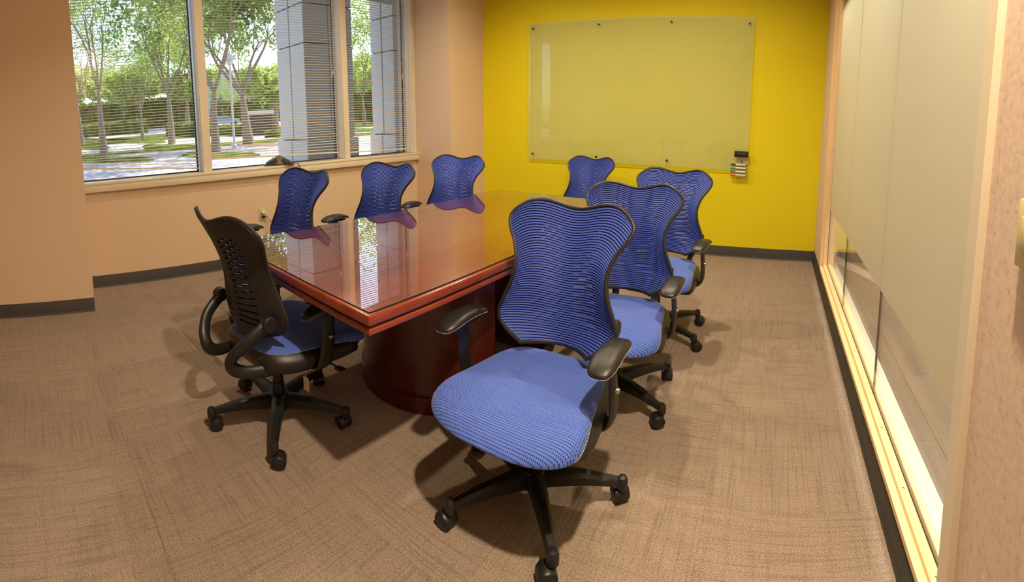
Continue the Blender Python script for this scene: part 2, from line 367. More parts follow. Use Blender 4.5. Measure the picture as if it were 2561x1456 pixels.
# ------------------------------------------------------------------ mesh helpers
class MB:
    def __init__(s): s.v = []; s.f = []; s.mi = []; s.m = 0; s.mats = []
    def mat(s, m):
        if m not in s.mats: s.mats.append(m)
        s.m = s.mats.index(m); return s
    def add(s, vs_, fs):
        o = len(s.v); s.v += [tuple(p) for p in vs_]
        for f in fs: s.f.append(tuple(i + o for i in f)); s.mi.append(s.m)
    def box(s, x0, x1, y0, y1, z0, z1):
        s.add([(x0, y0, z0), (x1, y0, z0), (x1, y1, z0), (x0, y1, z0), (x0, y0, z1), (x1, y0, z1), (x1, y1, z1), (x0, y1, z1)],
              [(0, 3, 2, 1), (4, 5, 6, 7), (0, 1, 5, 4), (1, 2, 6, 5), (2, 3, 7, 6), (3, 0, 4, 7)])
        return s
    def rbox(s, x0, x1, y0, y1, z0, z1, r=0.004, seg=2):
        bm = bmesh.new()
        bmesh.ops.create_cube(bm, size=1.0)
        for v in bm.verts: v.co = Vector(((x0 + x1) / 2 + v.co.x * (x1 - x0), (y0 + y1) / 2 + v.co.y * (y1 - y0), (z0 + z1) / 2 + v.co.z * (z1 - z0)))
        bmesh.ops.bevel(bm, geom=list(bm.edges), offset=r, segments=seg, affect='EDGES', profile=0.5)
        bm.verts.ensure_lookup_table(); bm.verts.index_update()
        s.add([v.co[:] for v in bm.verts], [[v.index for v in f.verts] for f in bm.faces])
        bm.free(); return s
    def tube(s, path, rad, n=10, caps=True, closed=False, flat=None, up=None):
        """sweep a circle (or an ellipse: rad x rad*flat across) along path"""
        P = [Vector(p) for p in path]; m = len(P)
        R_ = rad if hasattr(rad, '__len__') else [rad] * m
        rings = []; prev = Vector(up) if up else None
        for i in range(m):
            a = P[(i - 1) % m] if (closed or i > 0) else P[i]; b = P[(i + 1) % m] if (closed or i < m - 1) else P[i]
            t = (b - a).normalized()
            if prev is None: prev = Vector((0, 0, 1)) if abs(t.z) < 0.9 else Vector((1, 0, 0))
            if up: prev = Vector(up)
            n1 = (prev - t * prev.dot(t)).normalized(); n2 = t.cross(n1)
            if not up: prev = n1
            ra = R_[i]; rb = ra * (flat if flat else 1.0)
            rings.append([P[i] + n1 * ra * math.cos(2 * math.pi * k / n) + n2 * rb * math.sin(2 * math.pi * k / n) for k in range(n)])
        vs_ = [v for r in rings for v in r]; fs = []
        for i in range(m if closed else m - 1):
            j = (i + 1) % m
            for k in range(n): fs.append((i * n + k, i * n + (k + 1) % n, j * n + (k + 1) % n, j * n + k))
        if caps and not closed:
            fs.append(tuple(reversed(range(n)))); fs.append(tuple((m - 1) * n + k for k in range(n)))
        s.add(vs_, fs); return s
    def cyl(s, c, axis, r, h, n=20, r2=None, bev=0.0):
        c = Vector(c); a = Vector(axis).normalized()
        pr = [(0, 0), ] if False else None
        r2 = r if r2 is None else r2
        if bev > 0: prof = [(-h / 2, r - bev), (-h / 2 + bev, r), (h / 2 - bev, r2), (h / 2, r2 - bev)]
        else: prof = [(-h / 2, r), (h / 2, r2)]
        s.lathe(c, a, prof, n); return s
    def lathe(s, c, axis, prof, n=24, caps=True):
        c = Vector(c); a = Vector(axis).normalized()
        u = a.orthogonal().normalized(); w = a.cross(u)
        vs_ = []; fs = []
        for h, r in prof:
            for k in range(n):
                t = 2 * math.pi * k / n
                vs_.append(c + a * h + (u * math.cos(t) + w * math.sin(t)) * r)
        m = len(prof)
        for i in range(m - 1):
            for k in range(n): fs.append((i * n + k, i * n + (k + 1) % n, (i + 1) * n + (k + 1) % n, (i + 1) * n + k))
        if caps: fs.append(tuple(reversed(range(n)))); fs.append(tuple((m - 1) * n + k for k in range(n)))
        s.add(vs_, fs); return s
    def prism(s, pts, z0, z1):
        n = len(pts)
        s.add([(x, y, z0) for x, y in pts] + [(x, y, z1) for x, y in pts],
              [tuple(reversed(range(n))), tuple(range(n, 2 * n))] + [(i, (i + 1) % n, n + (i + 1) % n, n + i) for i in range(n)])
        return s
    def grid(s, nu, nv, fn, closed_u=False):
        vs_ = [fn(i, j) for j in range(nv) for i in range(nu)]; fs = []
        for j in range(nv - 1):
            for i in range(nu if closed_u else nu - 1):
                k = (i + 1) % nu
                fs.append((j * nu + i, j * nu + k, (j + 1) * nu + k, (j + 1) * nu + i))
        s.add(vs_, fs); return s
    def mesh(s, name, mat=None, smooth=35):
        me = bpy.data.meshes.new(name)
        me.from_pydata(s.v, [], s.f)
        ms = s.mats if s.mats else [mat]
        for m in ms: me.materials.append(m)
        if s.mats: me.polygons.foreach_set('material_index', s.mi)
        bm = bmesh.new(); bm.from_mesh(me)
        bmesh.ops.recalc_face_normals(bm, faces=bm.faces)
        if smooth:
            for f in bm.faces: f.smooth = True
            for e in bm.edges:
                if len(e.link_faces) == 2 and e.calc_face_angle(0) > math.radians(smooth): e.smooth = False
        bm.to_mesh(me); bm.free()
        me.update()
        return me

def link(name, me, parent=None, loc=None, rot=None, mw=None):
    o = bpy.data.objects.new(name, me)
    COL.objects.link(o)
    if parent: o.parent = parent
    if mw is not None: o.matrix_world = mw
    if loc: o.location = loc
    if rot: o.rotation_euler = rot
    return o

def tag(o, label=None, cat=None, group=None, kind=None):
    if label: o['label'] = label
    if cat: o['category'] = cat
    if group: o['group'] = group
    if kind: o['kind'] = kind
    return o

def thing(name, label, cat, loc=(0, 0, 0), rotz=0.0, group=None, mw=None):
    o = bpy.data.objects.new(name, None); COL.objects.link(o)
    o.empty_display_size = 0.1
    if mw is not None: o.matrix_world = mw
    else: o.location = loc; o.rotation_euler = (0, 0, rotz)
    return tag(o, label, cat, group)

def struct(name, mb, mat=None, mw=None, smooth=0):
    o = link(name, mb.mesh(name, mat, smooth), mw=mw)
    o['kind'] = 'structure'
    return o

# ------------------------------------------------------------------ the room shell
XR, YB = 0.455, 4.666            # glazed wall plane (right), yellow wall plane
YF = -2.7                        # wall behind
XW0 = -4.0003                    # window wall plane at Y = 2
TH = math.atan(0.08)
# frame of the window wall: local x = out of the wall into the room, local y = along the wall (0 at Y=2)
WM = Matrix.Translation((XW0, 2.0, 0)) @ Matrix.Rotation(-TH, 4, 'Z')
SILL = 0.93

# floor slab and carpet tiles
fl = MB(); fl.box(-5.2, XR + 0.02, YF - 0.1, YB + 0.1, -0.12, -0.007)
floor = struct('floor', fl, M_mulch)
T = 0.6096
tb = MB(); tb.rbox(-T / 2 + 0.0002, T / 2 - 0.0002, -T / 2 + 0.0002, T / 2 - 0.0002, -0.0068, 0.0, 0.0006, 1)
tile_me = tb.mesh('carpet_tile', M_carpet, 30)
# cut tiles run under the skirting; rows and columns counted from the seam at (-0.17, 1.555)
for i in range(-8, 1):
    for j in range(-7, 6):
        cx = -0.17 + (i + 0.5) * T; cy = 1.555 + (j + 0.5) * T
        if cx - T / 2 > XR - 0.02 or cy - T / 2 > YB - 0.02: continue
        if cx < -4.75: continue
        o = link('carpet_tile', tile_me, floor, (cx, cy, 0), (0, 0, math.pi / 2 * ((i + j) % 2) + (math.pi if R.random() < 0.5 else 0)))

cl = MB(); cl.box(-5.4, 3.2, YF - 0.1, YB + 0.8, CEIL, CEIL + 0.15)
ceiling = struct('ceiling', cl, M_ceil)

yw = MB(); yw.box(-3.9, XR + 0.15, YB, YB + 0.15, 0, CEIL)
struct('wall_back', yw, M_yellow)
fw = MB(); fw.box(-5.3, 3.2, YF - 0.15, YF, 0, CEIL)
struct('wall_front', fw, M_paint)

# right wall: solid strip next to the yellow wall, solid wall nearer than the glazing, header over the glazing
GY0, GY1 = 0.955, 4.07           # glazing from / to along Y
GT = 2.45
rw = MB()
rw.box(XR, XR + 0.14, GY1, YB, 0, CEIL)
rw.box(XR, XR + 0.14, GY0, GY1, GT, CEIL)
rw.box(XR, XR + 0.14, GY0, GY1, 0, 0.10)
struct('wall_right', rw, M_paint)
rn = MB(); rn.box(XR, XR + 0.14, YF, GY0, 0, CEIL)
struct('wall_right_near', rn, M_wallcover)

# window wall with its opening, and the two columns that stand into the room
WA0, WA1 = -1.505, 2.19          # recess between the columns
ww = MB()
ww.box(-0.30, 0, WA0 - 0.05, WA1 + 0.05, -0.1, SILL - 0.02)
ww.box(-0.30, 0, WA0 - 0.05, WA1 + 0.05, 2.97, CEIL)
struct('wall_left', ww, M_paint, WM)
cw = MB(); cw.box(-0.30, 0.545, -4.9, WA0, -0.1, CEIL)
struct('wall_left_column_near', cw, M_paint, WM)
cw = MB(); cw.box(-0.30, 0.56, 2.15, 2.95, -0.1, CEIL)
struct('wall_left_column_far', cw, M_paint, WM)

# skirting: cove vinyl base with a small toe
def base_prof(h=0.105):
    return [(0, 0), (0.014, 0), (0.010, 0.004), (0.0045, 0.014), (0.003, h - 0.002), (0.0015, h), (0, h)]
def skirting(name, length, mw, h=0.105, seams=()):
    pr = base_prof(h); n = len(pr); b = MB()
    b.add([(0, y, z) for y, z in pr] + [(length, y, z) for y, z in pr],
          [tuple(reversed(range(n))), tuple(range(n, 2 * n))] + [(i, (i + 1) % n, n + (i + 1) % n, n + i) for i in range(n)])
    return struct(name, b, M_rubber, mw, 40)
def along(p0, p1):
    p0 = Vector((p0[0], p0[1], 0)); p1 = Vector((p1[0], p1[1], 0)); d = (p1 - p0)
    return Matrix.Translation(p0) @ Matrix.Rotation(math.atan2(d.y, d.x), 4, 'Z'), d.length
def wp(n, a, z=0): return WM @ Vector((n, a, z))
def put_skirt(nm, p0, p1, h):
    mw, L = along(p0, p1)
    skirting(nm, L, mw, h)
# orientation: local +y must point into the room
for nm, p0, p1, h in (('baseboard_back', (XR, YB), (-3.5, YB), 0.105),
                      ('baseboard_right', (XR, YF), (XR, YB), 0.122),
                      ('baseboard_left', wp(0, WA1), wp(0, WA0), 0.105),
                      ('baseboard_column_near', wp(0.545, WA0), wp(0.545, -4.9), 0.105),
                      ('baseboard_column_far', wp(0.56, 2.95), wp(0.56, 2.15), 0.105),
                      ('baseboard_front', (-4.9, YF), (XR, YF), 0.105)):
    put_skirt(nm, p0, p1, h)

# ------------------------------------------------------------------ glazed wall on the right
XG = XR + 0.058                  # glass plane
FZ = 0.122                       # frame starts on top of the skirting
g1 = MB()                        # bottom rail: nose, stop and corridor side stop
g1.rbox(XR - 0.006, XR + 0.10, GY0, GY1, FZ, FZ + 0.026, 0.002, 1)
g1.rbox(XR + 0.020, XG - 0.007, GY0 + 0.02, GY1 - 0.02, FZ + 0.024, FZ + 0.046, 0.002, 1)
g1.rbox(XG + 0.007, XG + 0.034, GY0 + 0.02, GY1 - 0.02, FZ + 0.024, FZ + 0.046, 0.002, 1)
bottom_rail = struct('trim_1', g1, M_pine)
bottom_rail['label'] = 'pale pine bottom rail of the glazed partition with a row of screws'
g2 = MB()                        # far post
g2.rbox(XR - 0.006, XR + 0.10, GY1 - 0.05, GY1 + 0.02, FZ, GT, 0.002, 1)
g2.rbox(XR + 0.020, XG - 0.007, GY1 - 0.075, GY1 - 0.048, FZ + 0.03, GT, 0.002, 1)
far_post = struct('trim_2', g2, M_pinez)
g3 = MB()                        # near casing, proud of the wall
g3.rbox(XR - 0.020, XR + 0.10, GY0 - 0.03, GY0 + 0.024, 0.0, GT, 0.0015, 1)
near_casing = struct('trim_3', g3, M_trimpaint)
g4 = MB(); g4.rbox(XR - 0.006, XR + 0.10, GY0, GY1, GT - 0.05, GT + 0.02, 0.002, 1)
struct('trim_4', g4, M_pine)
# screws
sm = MB()
sm.lathe((0, 0, 0), (0, 0, 1), [(-0.001, 0.0042), (0.0006, 0.0042), (0.0012, 0.003)], 12)
sm.mat(M_darksteel) if False else None
screw_me = sm.mesh('screw', M_chrome, 30)
for k, y in enumerate([1.11 + 0.33 * i for i in range(9)]):
    link('screw', screw_me, bottom_rail, (XR + 0.0355, y, FZ + 0.0465))
for k in range(6):
    link('screw', screw_me, far_post, (XR + 0.0355, GY1 - 0.0755, 0.45 + 0.35 * k), (math.pi / 2, 0, 0))
# three panes, each with its frosted film
joints = [GY0 + 0.03, 2.035, 3.05, GY1 - 0.05]
FILM0, FILM1 = 0.642, 2.33
for k in range(3):
    y0, y1 = joints[k] + 0.0022, joints[k + 1] - 0.0022
    b = MB(); b.mat(M_glass)
    e = 0.005
    vs_ = [(XG - e, y0, FZ + 0.03), (XG - e, y1, FZ + 0.03), (XG - e, y1, GT - 0.03), (XG - e, y0, GT - 0.03),
           (XG + e, y0, FZ + 0.03), (XG + e, y1, FZ + 0.03), (XG + e, y1, GT - 0.03), (XG + e, y0, GT - 0.03)]
    b.add(vs_, [(0, 3, 2, 1), (4, 5, 6, 7)])
    b.mat(M_glassedge); b.add(vs_, [(0, 1, 5, 4), (1, 2, 6, 5), (2, 3, 7, 6), (3, 0, 4, 7)])
    pane = struct('window_%d' % (4 + k), b)
    fm = MB(); fm.box(XG - e - 0.0012, XG - e - 0.0004, y0 + 0.001, y1 - 0.001, FILM0, FILM1)
    f = link('frosted_film', fm.mesh('frosted_film', M_film, 0), pane)
    f['label'] = 'frosted translucent film covering the middle of the pane'

# corridor beyond the glass
cb = MB()
cb.box(XR + 0.10, XR + 0.175, YF, YB + 0.6, 0.0, 0.105)
struct('trim_5', cb, M_trimpaint)
cf = MB(); cf.box(XR + 0.02, 3.1, YF, YB + 0.6, -0.12, -0.009)
cfloor = struct('floor_corridor', cf, M_mulch)
PW, PL = 0.228, 1.5
pb = MB(); pb.rbox(-PW / 2 + 0.0006, PW / 2 - 0.0006, -PL / 2 + 0.0006, PL / 2 - 0.0006, -0.009, 0.0, 0.001, 1)
plank_me = pb.mesh('floor_plank', M_plank, 30)
for i in range(11):
    for j in range(6):
        cx = XR + 0.10 + (i + 0.5) * PW; cy = -2.6 + (j + 0.5) * PL + (i * 0.37) % 1.0 * PL
        if cy > YB + 0.4: continue
        link('floor_plank', plank_me, cfloor, (cx, cy, 0))
cwall = MB(); cwall.box(2.95, 3.05, YF, YB + 0.6, 0, CEIL)
struct('wall_corridor', cwall, M_paint)
cwall = MB(); cwall.box(XR + 0.14, 3.05, YB + 0.5, YB + 0.6, 0, CEIL)
struct('wall_corridor_end', cwall, M_paint)

# switch plate on the near wall
sp = thing('switch_plate', 'ivory switch plate on the mottled wall beside the pale casing', 'switch', (XR, 0.715, 1.19))
b = MB(); b.rbox(-0.022, -0.006, -0.04, 0.04, -0.062, 0.062, 0.003, 2)
link('cover', b.mesh('cover', M_ivory), sp)
b = MB(); b.box(-0.006, 0.001, -0.034, 0.034, -0.056, 0.056)
link('back_box', b.mesh('back_box', M_ivory, 0), sp)
b = MB(); b.rbox(-0.028, -0.021, -0.016, 0.016, -0.033, 0.033, 0.002, 2)
link('rocker', b.mesh('rocker', M_ivory), sp)

# ------------------------------------------------------------------ window
DEPTH = 0.165
ws_ = MB()
ws_.rbox(-DEPTH - 0.04, 0.05, WA0 - 0.02, WA1, SILL - 0.022, SILL, 0.004, 2)
ws_.rbox(0.0, 0.045, WA0 - 0.02, WA1, SILL - 0.082, SILL - 0.02, 0.003, 2)
struct('trim_6', ws_, M_sillgloss, WM, 40)
def mullion(name, a0, a1):
    b = MB()
    b.rbox(-DEPTH - 0.05, -0.045, a0 + 0.012, a1 - 0.012, SILL, 2.97, 0.003, 1)
    b.rbox(-0.05, 0.0, a0, a1, SILL, 2.97, 0.003, 1)
    return struct(name, b, M_trimpaint, WM, 40)
BAYS = [(-1.6, -0.398), (-0.315, 1.135), (1.205, 2.10)]
mullion('trim_7', -0.398, -0.315)
mullion('trim_8', 1.135, 1.205)
mullion('trim_9', 2.10, 2.19)
b = MB(); b.rbox(-DEPTH - 0.05, 0.0, WA0 - 0.05, WA1, 2.93, 2.99, 0.003, 1)
struct('trim_10', b, M_trimpaint, WM, 40)
for k, (a0, a1) in enumerate(BAYS):
    b = MB(); b.mat(M_glass)
    z0, z1 = SILL - 0.004, 2.95
    x0, x1 = -DEPTH - 0.003, -DEPTH + 0.003
    vs_ = [(x0, a0, z0), (x0, a1, z0), (x0, a1, z1), (x0, a0, z1), (x1, a0, z0), (x1, a1, z0), (x1, a1, z1), (x1, a0, z1)]
    b.add(vs_, [(0, 3, 2, 1), (4, 5, 6, 7)])
    b.mat(M_glassedge); b.add(vs_, [(0, 1, 5, 4), (1, 2, 6, 5), (2, 3, 7, 6), (3, 0, 4, 7)])
    pane = struct('window_%d' % (k + 1), b, None, WM)
    g = MB()                       # dark gasket around the pane
    for (p0, p1, q0, q1) in ((a0, a1, z0, z0 + 0.012), (a0, a1, z1 - 0.012, z1), (a0, a0 + 0.014, z0, z1), (a1 - 0.014, a1, z0, z1)):
        g.box(x0 - 0.004, x1 + 0.006, p0, p1, q0, q1)
    link('gasket', g.mesh('gasket', M_blackpl, 0), pane)

# ------------------------------------------------------------------ blinds, one per bay
PITCHZ = 0.0255
BX = -0.115
blind_label = ['cream slatted blind whose bottom rail hangs crooked over the sill next to the near column',
               'wide cream slatted blind in the middle bay behind the conference phone',
               'narrow cream slatted blind in the bay beside the far column']
rails = [(1.055, 0.962), (1.035, 0.995), (0.985, 0.972)]
for k, (a0, a1) in enumerate(BAYS):
    a0 += 0.022; a1 -= 0.012
    if k == 0: a0 = WA0 + 0.0
    bl = thing('window_blind', blind_label[k], 'blind', mw=WM @ Matrix.Translation((BX, (a0 + a1) / 2, 0)), group='slatted blinds in the window bays')
    h = (a1 - a0) / 2
    b = MB(); b.rbox(-0.018, 0.018, -h, h, 2.89, 2.93, 0.002, 1)
    link('head_rail', b.mesh('head_rail', M_blind), bl)
    # one shallowly curved slat
    s = MB(); W = 0.0125
    top = [(-W, 0.0), (-W / 2, 0.0016), (0, 0.0021), (W / 2, 0.0016), (W, 0.0)]
    pr = top + [(x, z - 0.0013) for x, z in reversed(top)]
    n = len(pr)
    s.add([(x, -h, z) for x, z in pr] + [(x, h, z) for x, z in pr],
          [tuple(range(n)), tuple(reversed(range(n, 2 * n)))] + [(i, n + i, n + (i + 1) % n, (i + 1) % n) for i in range(n)])
    slat_me = s.mesh('slat', M_blind, 30)
    zl, zr = rails[k]
    roll = math.atan2(zr - zl, 2 * h)
    zm = (zl + zr) / 2
    nsl = int((2.88 - zm) / PITCHZ)
    for i in range(nsl):
        z = 2.88 - i * PITCHZ
        f = max(0.0, 1 - (z - zm) / 0.16) if k == 0 else max(0.0, 1 - (z - zm) / 0.08)
        if z < zm + 0.012: continue
        link('slat', slat_me, bl, (0, 0, z), (roll * f, math.radians(9 + R.uniform(-2, 2)), 0))
    b = MB(); b.rbox(-0.013, 0.013, -h, h, -0.007, 0.007, 0.002, 1)
    link('bottom_rail', b.mesh('bottom_rail', M_blind), bl, (0, 0, zm), (roll, 0, 0))
    cpos = [-0.72, 0, 0.72] if k < 2 else [-0.6, 0.6]
    for c in cpos:
        y = c * h; zb = zm + math.tan(roll) * y
        b = MB()
        for x in (-0.0135, 0.0135): b.tube([(x, y, 2.89), (x, y, zb)], 0.0007, 5)
        b.lathe((0.015, y, zb - 0.006), (0, 0, 1), [(-0.006, 0.002), (0.0, 0.004), (0.006, 0.002)], 8)
        link('ladder_cord', b.mesh('ladder_cord', M_cord, 0), bl)
    # pull cord with tassels close to the right edge
    b = MB(); y = h - 0.05
    b.tube([(0.02, y, 2.89), (0.021, y, 1.83)], 0.0009, 5); b.tube([(0.02, y + 0.012, 2.89), (0.021, y + 0.012, 1.86)], 0.0009, 5)
    b.lathe((0.021, y, 1.81), (0, 0, 1), [(-0.022, 0.006), (0.0, 0.005), (0.02, 0.003)], 8)
    b.lathe((0.021, y + 0.012, 1.84), (0, 0, 1), [(-0.022, 0.006), (0.0, 0.005), (0.02, 0.003)], 8)
    link('pull_cord', b.mesh('pull_cord', M_cord), bl)

# ------------------------------------------------------------------ downlights in the ceiling
db = MB(); db.lathe((0, 0, 0), (0, 0, 1), [(-0.006, 0.098), (-0.010, 0.09), (-0.008, 0.076), (0.0, 0.074), (0.0, 0.098)], 32, caps=False)
trim_me = db.mesh('trim_ring', M_whitepl)
db = MB(); db.lathe((0, 0, 0), (0, 0, 1), [(-0.0035, 0.0735), (-0.001, 0.0735)], 32)
lens_me = db.mesh('lens', M_lens)
def downlight(x, y, watt, label, grp, size=0.05, col=LAMP_COLOR):
    t = thing('downlight', label, 'ceiling light', (x, y, CEIL), group=grp)
    link('trim_ring', trim_me, t); link('lens', lens_me, t)
    l = bpy.data.lights.new('downlight_lamp', 'AREA'); l.shape = 'DISK'; l.size = size * 2
    l.energy = watt; l.color = col; l.spread = math.radians(150)
    o = bpy.data.objects.new('downlight_lamp', l); COL.objects.link(o)
    o.location = (x, y, CEIL - 0.013)
for (x, y, w) in ((0.16, 0.52, 2.7), (-0.75, 3.15, 1.15), (-2.25, 3.15, 1.0), (-2.9, 2.1, 0.62)):
    downlight(x, y, LAMP_WATT * w, 'round recessed downlight in the meeting room ceiling', 'meeting room downlights')
for y in (-0.4, 1.0, 2.4, 3.8):
    downlight(0.93, y, LAMP_WATT * 1.6, 'round recessed downlight in the corridor ceiling', 'corridor downlights', 0.09, (0.96, 0.98, 0.95))

# ------------------------------------------------------------------ conference table
TR = -0.05
table = thing('conference_table', 'long cherry wood conference table with a glass top and curved pedestals', 'table', (-1.067, 0.924, 0), TR)
TWD, TLN, TZ = 1.145, 2.241, 0.747
b = MB(); b.rbox(-TWD, 0, 0, TLN, TZ - 0.034, TZ, 0.005, 3)
link('tabletop', b.mesh('tabletop', M_cherry), table)
b = MB(); b.box(-TWD + 0.012, -0.012, 0.012, TLN - 0.012, TZ - 0.045, TZ - 0.033)
link('edge_groove', b.mesh('edge_groove', M_groove, 0), table)
b = MB(); b.rbox(-TWD + 0.005, -0.005, 0.005, TLN - 0.005, TZ - 0.068, TZ - 0.044, 0.006, 3)
link('lower_edge', b.mesh('lower_edge', M_cherry), table)
def pedestal(y0, sgn):
    pts = []
    hw, dp = 0.40, 0.36
    for k in range(25):
        a = math.pi * k / 24
        pts.append((-TWD / 2 + hw * math.cos(a), y0 - sgn * dp * math.sin(a)))
    if sgn < 0: pts.reverse()
    b = MB(); b.prism(pts, 0.075, TZ - 0.068)
    p = link('pedestal', b.mesh('pedestal', M_cherrydark, 30), table)
    b = MB(); q = [(-TWD / 2 + (x + TWD / 2) * 1.025, y0 + (y - y0) * 1.03) for x, y in pts]
    b.prism(q, 0.0, 0.078)
    link('plinth', b.mesh('plinth', M_cherrydark, 30), p)
pedestal(0.88, 1)
pedestal(TLN - 0.88, -1)
# glass sheet resting on clear bumpers
gt = thing('glass_sheet', 'clear glass sheet lying on the cherry conference table', 'glass sheet', (-1.067, 0.924, TZ), TR)
gi = 0.010; gz0, gz1 = 0.0025, 0.0085
b = MB(); b.mat(M_glasstop)
vs_ = [(-TWD + gi, gi, gz0), (-gi, gi, gz0), (-gi, TLN - gi, gz0), (-TWD + gi, TLN - gi, gz0), (-TWD + gi, gi, gz1), (-gi, gi, gz1), (-gi, TLN - gi, gz1), (-TWD + gi, TLN - gi, gz1)]
b.add(vs_, [(4, 5, 6, 7)])
b.mat(M_glassedge); b.add(vs_, [(0, 1, 5, 4), (1, 2, 6, 5), (2, 3, 7, 6), (3, 0, 4, 7)])
link('sheet', b.mesh('sheet', None, 0), gt)
bb = MB(); bb.lathe((0, 0, 0.00125), (0, 0, 1), [(-0.00125, 0.008), (0.00125, 0.008)], 14)
bump_me = bb.mesh('bumper', M_acryl)
for x, y in ((-0.06, 0.06), (-TWD + 0.06, 0.06), (-0.06, TLN - 0.06), (-TWD + 0.06, TLN - 0.06), (-TWD / 2, 0.06), (-TWD / 2, TLN - 0.06)):
    link('bumper', bump_me, gt, (x, y, 0))

# ------------------------------------------------------------------ office chair: meshes made once, shared by all eight
def herm(t, xs, ys):
    n = len(xs)
    if t <= xs[0]: return ys[0]
    if t >= xs[-1]: return ys[-1]
    i = 0
    while t > xs[i + 1]: i += 1
    def sl(k):
        if k == 0: return (ys[1] - ys[0]) / (xs[1] - xs[0])
        if k == n - 1: return (ys[-1] - ys[-2]) / (xs[-1] - xs[-2])
        return (ys[k + 1] - ys[k - 1]) / (xs[k + 1] - xs[k - 1])
    h = xs[i + 1] - xs[i]; s = (t - xs[i]) / h
    return (2 * s ** 3 - 3 * s * s + 1) * ys[i] + (s ** 3 - 2 * s * s + s) * h * sl(i) + (-2 * s ** 3 + 3 * s * s) * ys[i + 1] + (s ** 3 - s * s) * h * sl(i + 1)

BWV = [0, .06, .13, .21, .32, .47, .62, .76, .88, .955, 1.0]
BWW = [.120, .168, .203, .213, .198, .173, .166, .185, .219, .228, .218]
BYV = [0, .2, .4, .6, .8, 1.0]
BYY = [-.215, -.228, -.240, -.262, -.300, -.352]
WSC, ZTOP, ZBOT = 1.135, 1.017, 0.50
def backsurf(u, v, off=0.0, sc=1.0):
    au = abs(u)
    w = herm(v, BWV, BWW) * WSC * sc
    zt = ZTOP - .015 * math.cos(math.pi * min(au / .62, 1.0)) - .045 * max(0, (au - .62) / .38) ** 2.2
    zb = ZBOT + .012 * au * au
    return Vector((u * w, herm(v, BYV, BYY) + (.078 + .01 * (1 - v)) * au * au + off, zb + (zt - zb) * v))

CH = {}
# backrest shell with chevron slots
def build_shell():
    NS = 15
    rows = [0.0, 0.06, 0.11]
    slot_rows = set()
    v0, v1 = 0.13, 0.865
    pv = (v1 - v0) / NS
    for i in range(NS):
        a = v0 + i * pv
        slot_rows.add(len(rows)); rows += [a, a + pv * 0.34]
    rows += [0.90, 0.95, 1.0]
    rows = sorted(set(rows))
    slot_lo = {round(v0 + i * pv, 6): i for i in range(NS)}
    cols = [-1, -.95, -.9, -.84, -.78, -.72, -.66, -.6, -.54, -.48, -.42, -.36, -.30, -.24, -.18, -.12, -.06]
    cols = cols + [0] + [-c for c in reversed(cols)]
    def rise(v):
        return herm(v, [0, .12, .3, .55, .8, .9, 1.0], [0, -.02, .0, .045, .075, .06, 0])
    def pos(ci, ri, off):
        u = cols[ci]; v = rows[ri]
        g = min(1.0, max(0.0, (abs(u) - .12) / .5)) ** 1.5
        fade = 1.0 if abs(u) < .72 else max(0.0, (1 - abs(u)) / .28)
        vv = v + rise(v) * g * fade
        return backsurf(u, min(1, max(0, vv)), off)
    nc, nr = len(cols), len(rows)
    faces = []
    for r in range(nr - 1):
        i = slot_lo.get(round(rows[r], 6))
        for c in range(nc - 1):
            if i is not None:
                um = abs((cols[c] + cols[c + 1]) / 2)
                uo = herm(i, [0, 3, 7, 11, 13, 14], [.56, .60, .58, .66, .54, .34])
                if .12 < um < uo: continue
            faces.append((r, c))
    b = MB()
    T0, T1 = -0.004, -0.018
    for off in (T0, T1):
        for r in range(nr):
            for c in range(nc): b.v.append(tuple(pos(c, r, off)))
    idx = lambda r, c, k: k * nr * nc + r * nc + c
    edge = {}
    for r, c in faces:
        q = [(r, c), (r, c + 1), (r + 1, c + 1), (r + 1, c)]
        b.f.append(tuple(idx(*p, 0) for p in q)); b.f.append(tuple(idx(*p, 1) for p in reversed(q)))
        for i in range(4):
            e = (q[i], q[(i + 1) % 4])
            if (e[1], e[0]) in edge: del edge[(e[1], e[0])]
            else: edge[e] = 1
    for (p, q) in edge: b.f.append((idx(*q, 0), idx(*p, 0), idx(*p, 1), idx(*q, 1)))
    b.mi = [0] * len(b.f)
    return b.mesh('backrest_shell', M_blackmat, 40)
CH['shell'] = build_shell()

def outline(off=0.0, sc=1.0, m=0.0):
    pts = []
    for i in range(36): pts.append(backsurf(1, i / 36, off, sc))
    for i in range(40): pts.append(backsurf(1 - 2 * i / 40, 1, off, sc))
    for i in range(36): pts.append(backsurf(-1, 1 - i / 36, off, sc))
    for i in range(12): pts.append(backsurf(-1 + 2 * i / 12, 0, off, sc))
    return pts
b = MB(); b.tube(outline(-0.004), 0.0085, 8, closed=True)
CH['piping'] = b.mesh('edge_piping', M_piping)

def build_ribs():
    b = MB(); n = 54; nu = 30
    for i in range(n):
        v0 = 0.008 + i * (0.984 / n); hv = 0.984 / n * 0.76
        rows = [(0.0, 0.001), (0.28, 0.0042), (0.72, 0.0042), (1.0, 0.001)]
        def fn(k, j):
            u = (-1 + 2 * k / (nu - 1)) * 0.985
            fr, of = rows[j]
            return backsurf(u, v0 + fr * hv, of)
        b.grid(nu, 4, fn)
    return b.mesh('mesh_ribs', M_mesh, 60)
CH['ribs'] = build_ribs()
CH['ribs'].name = 'mesh_fabric'

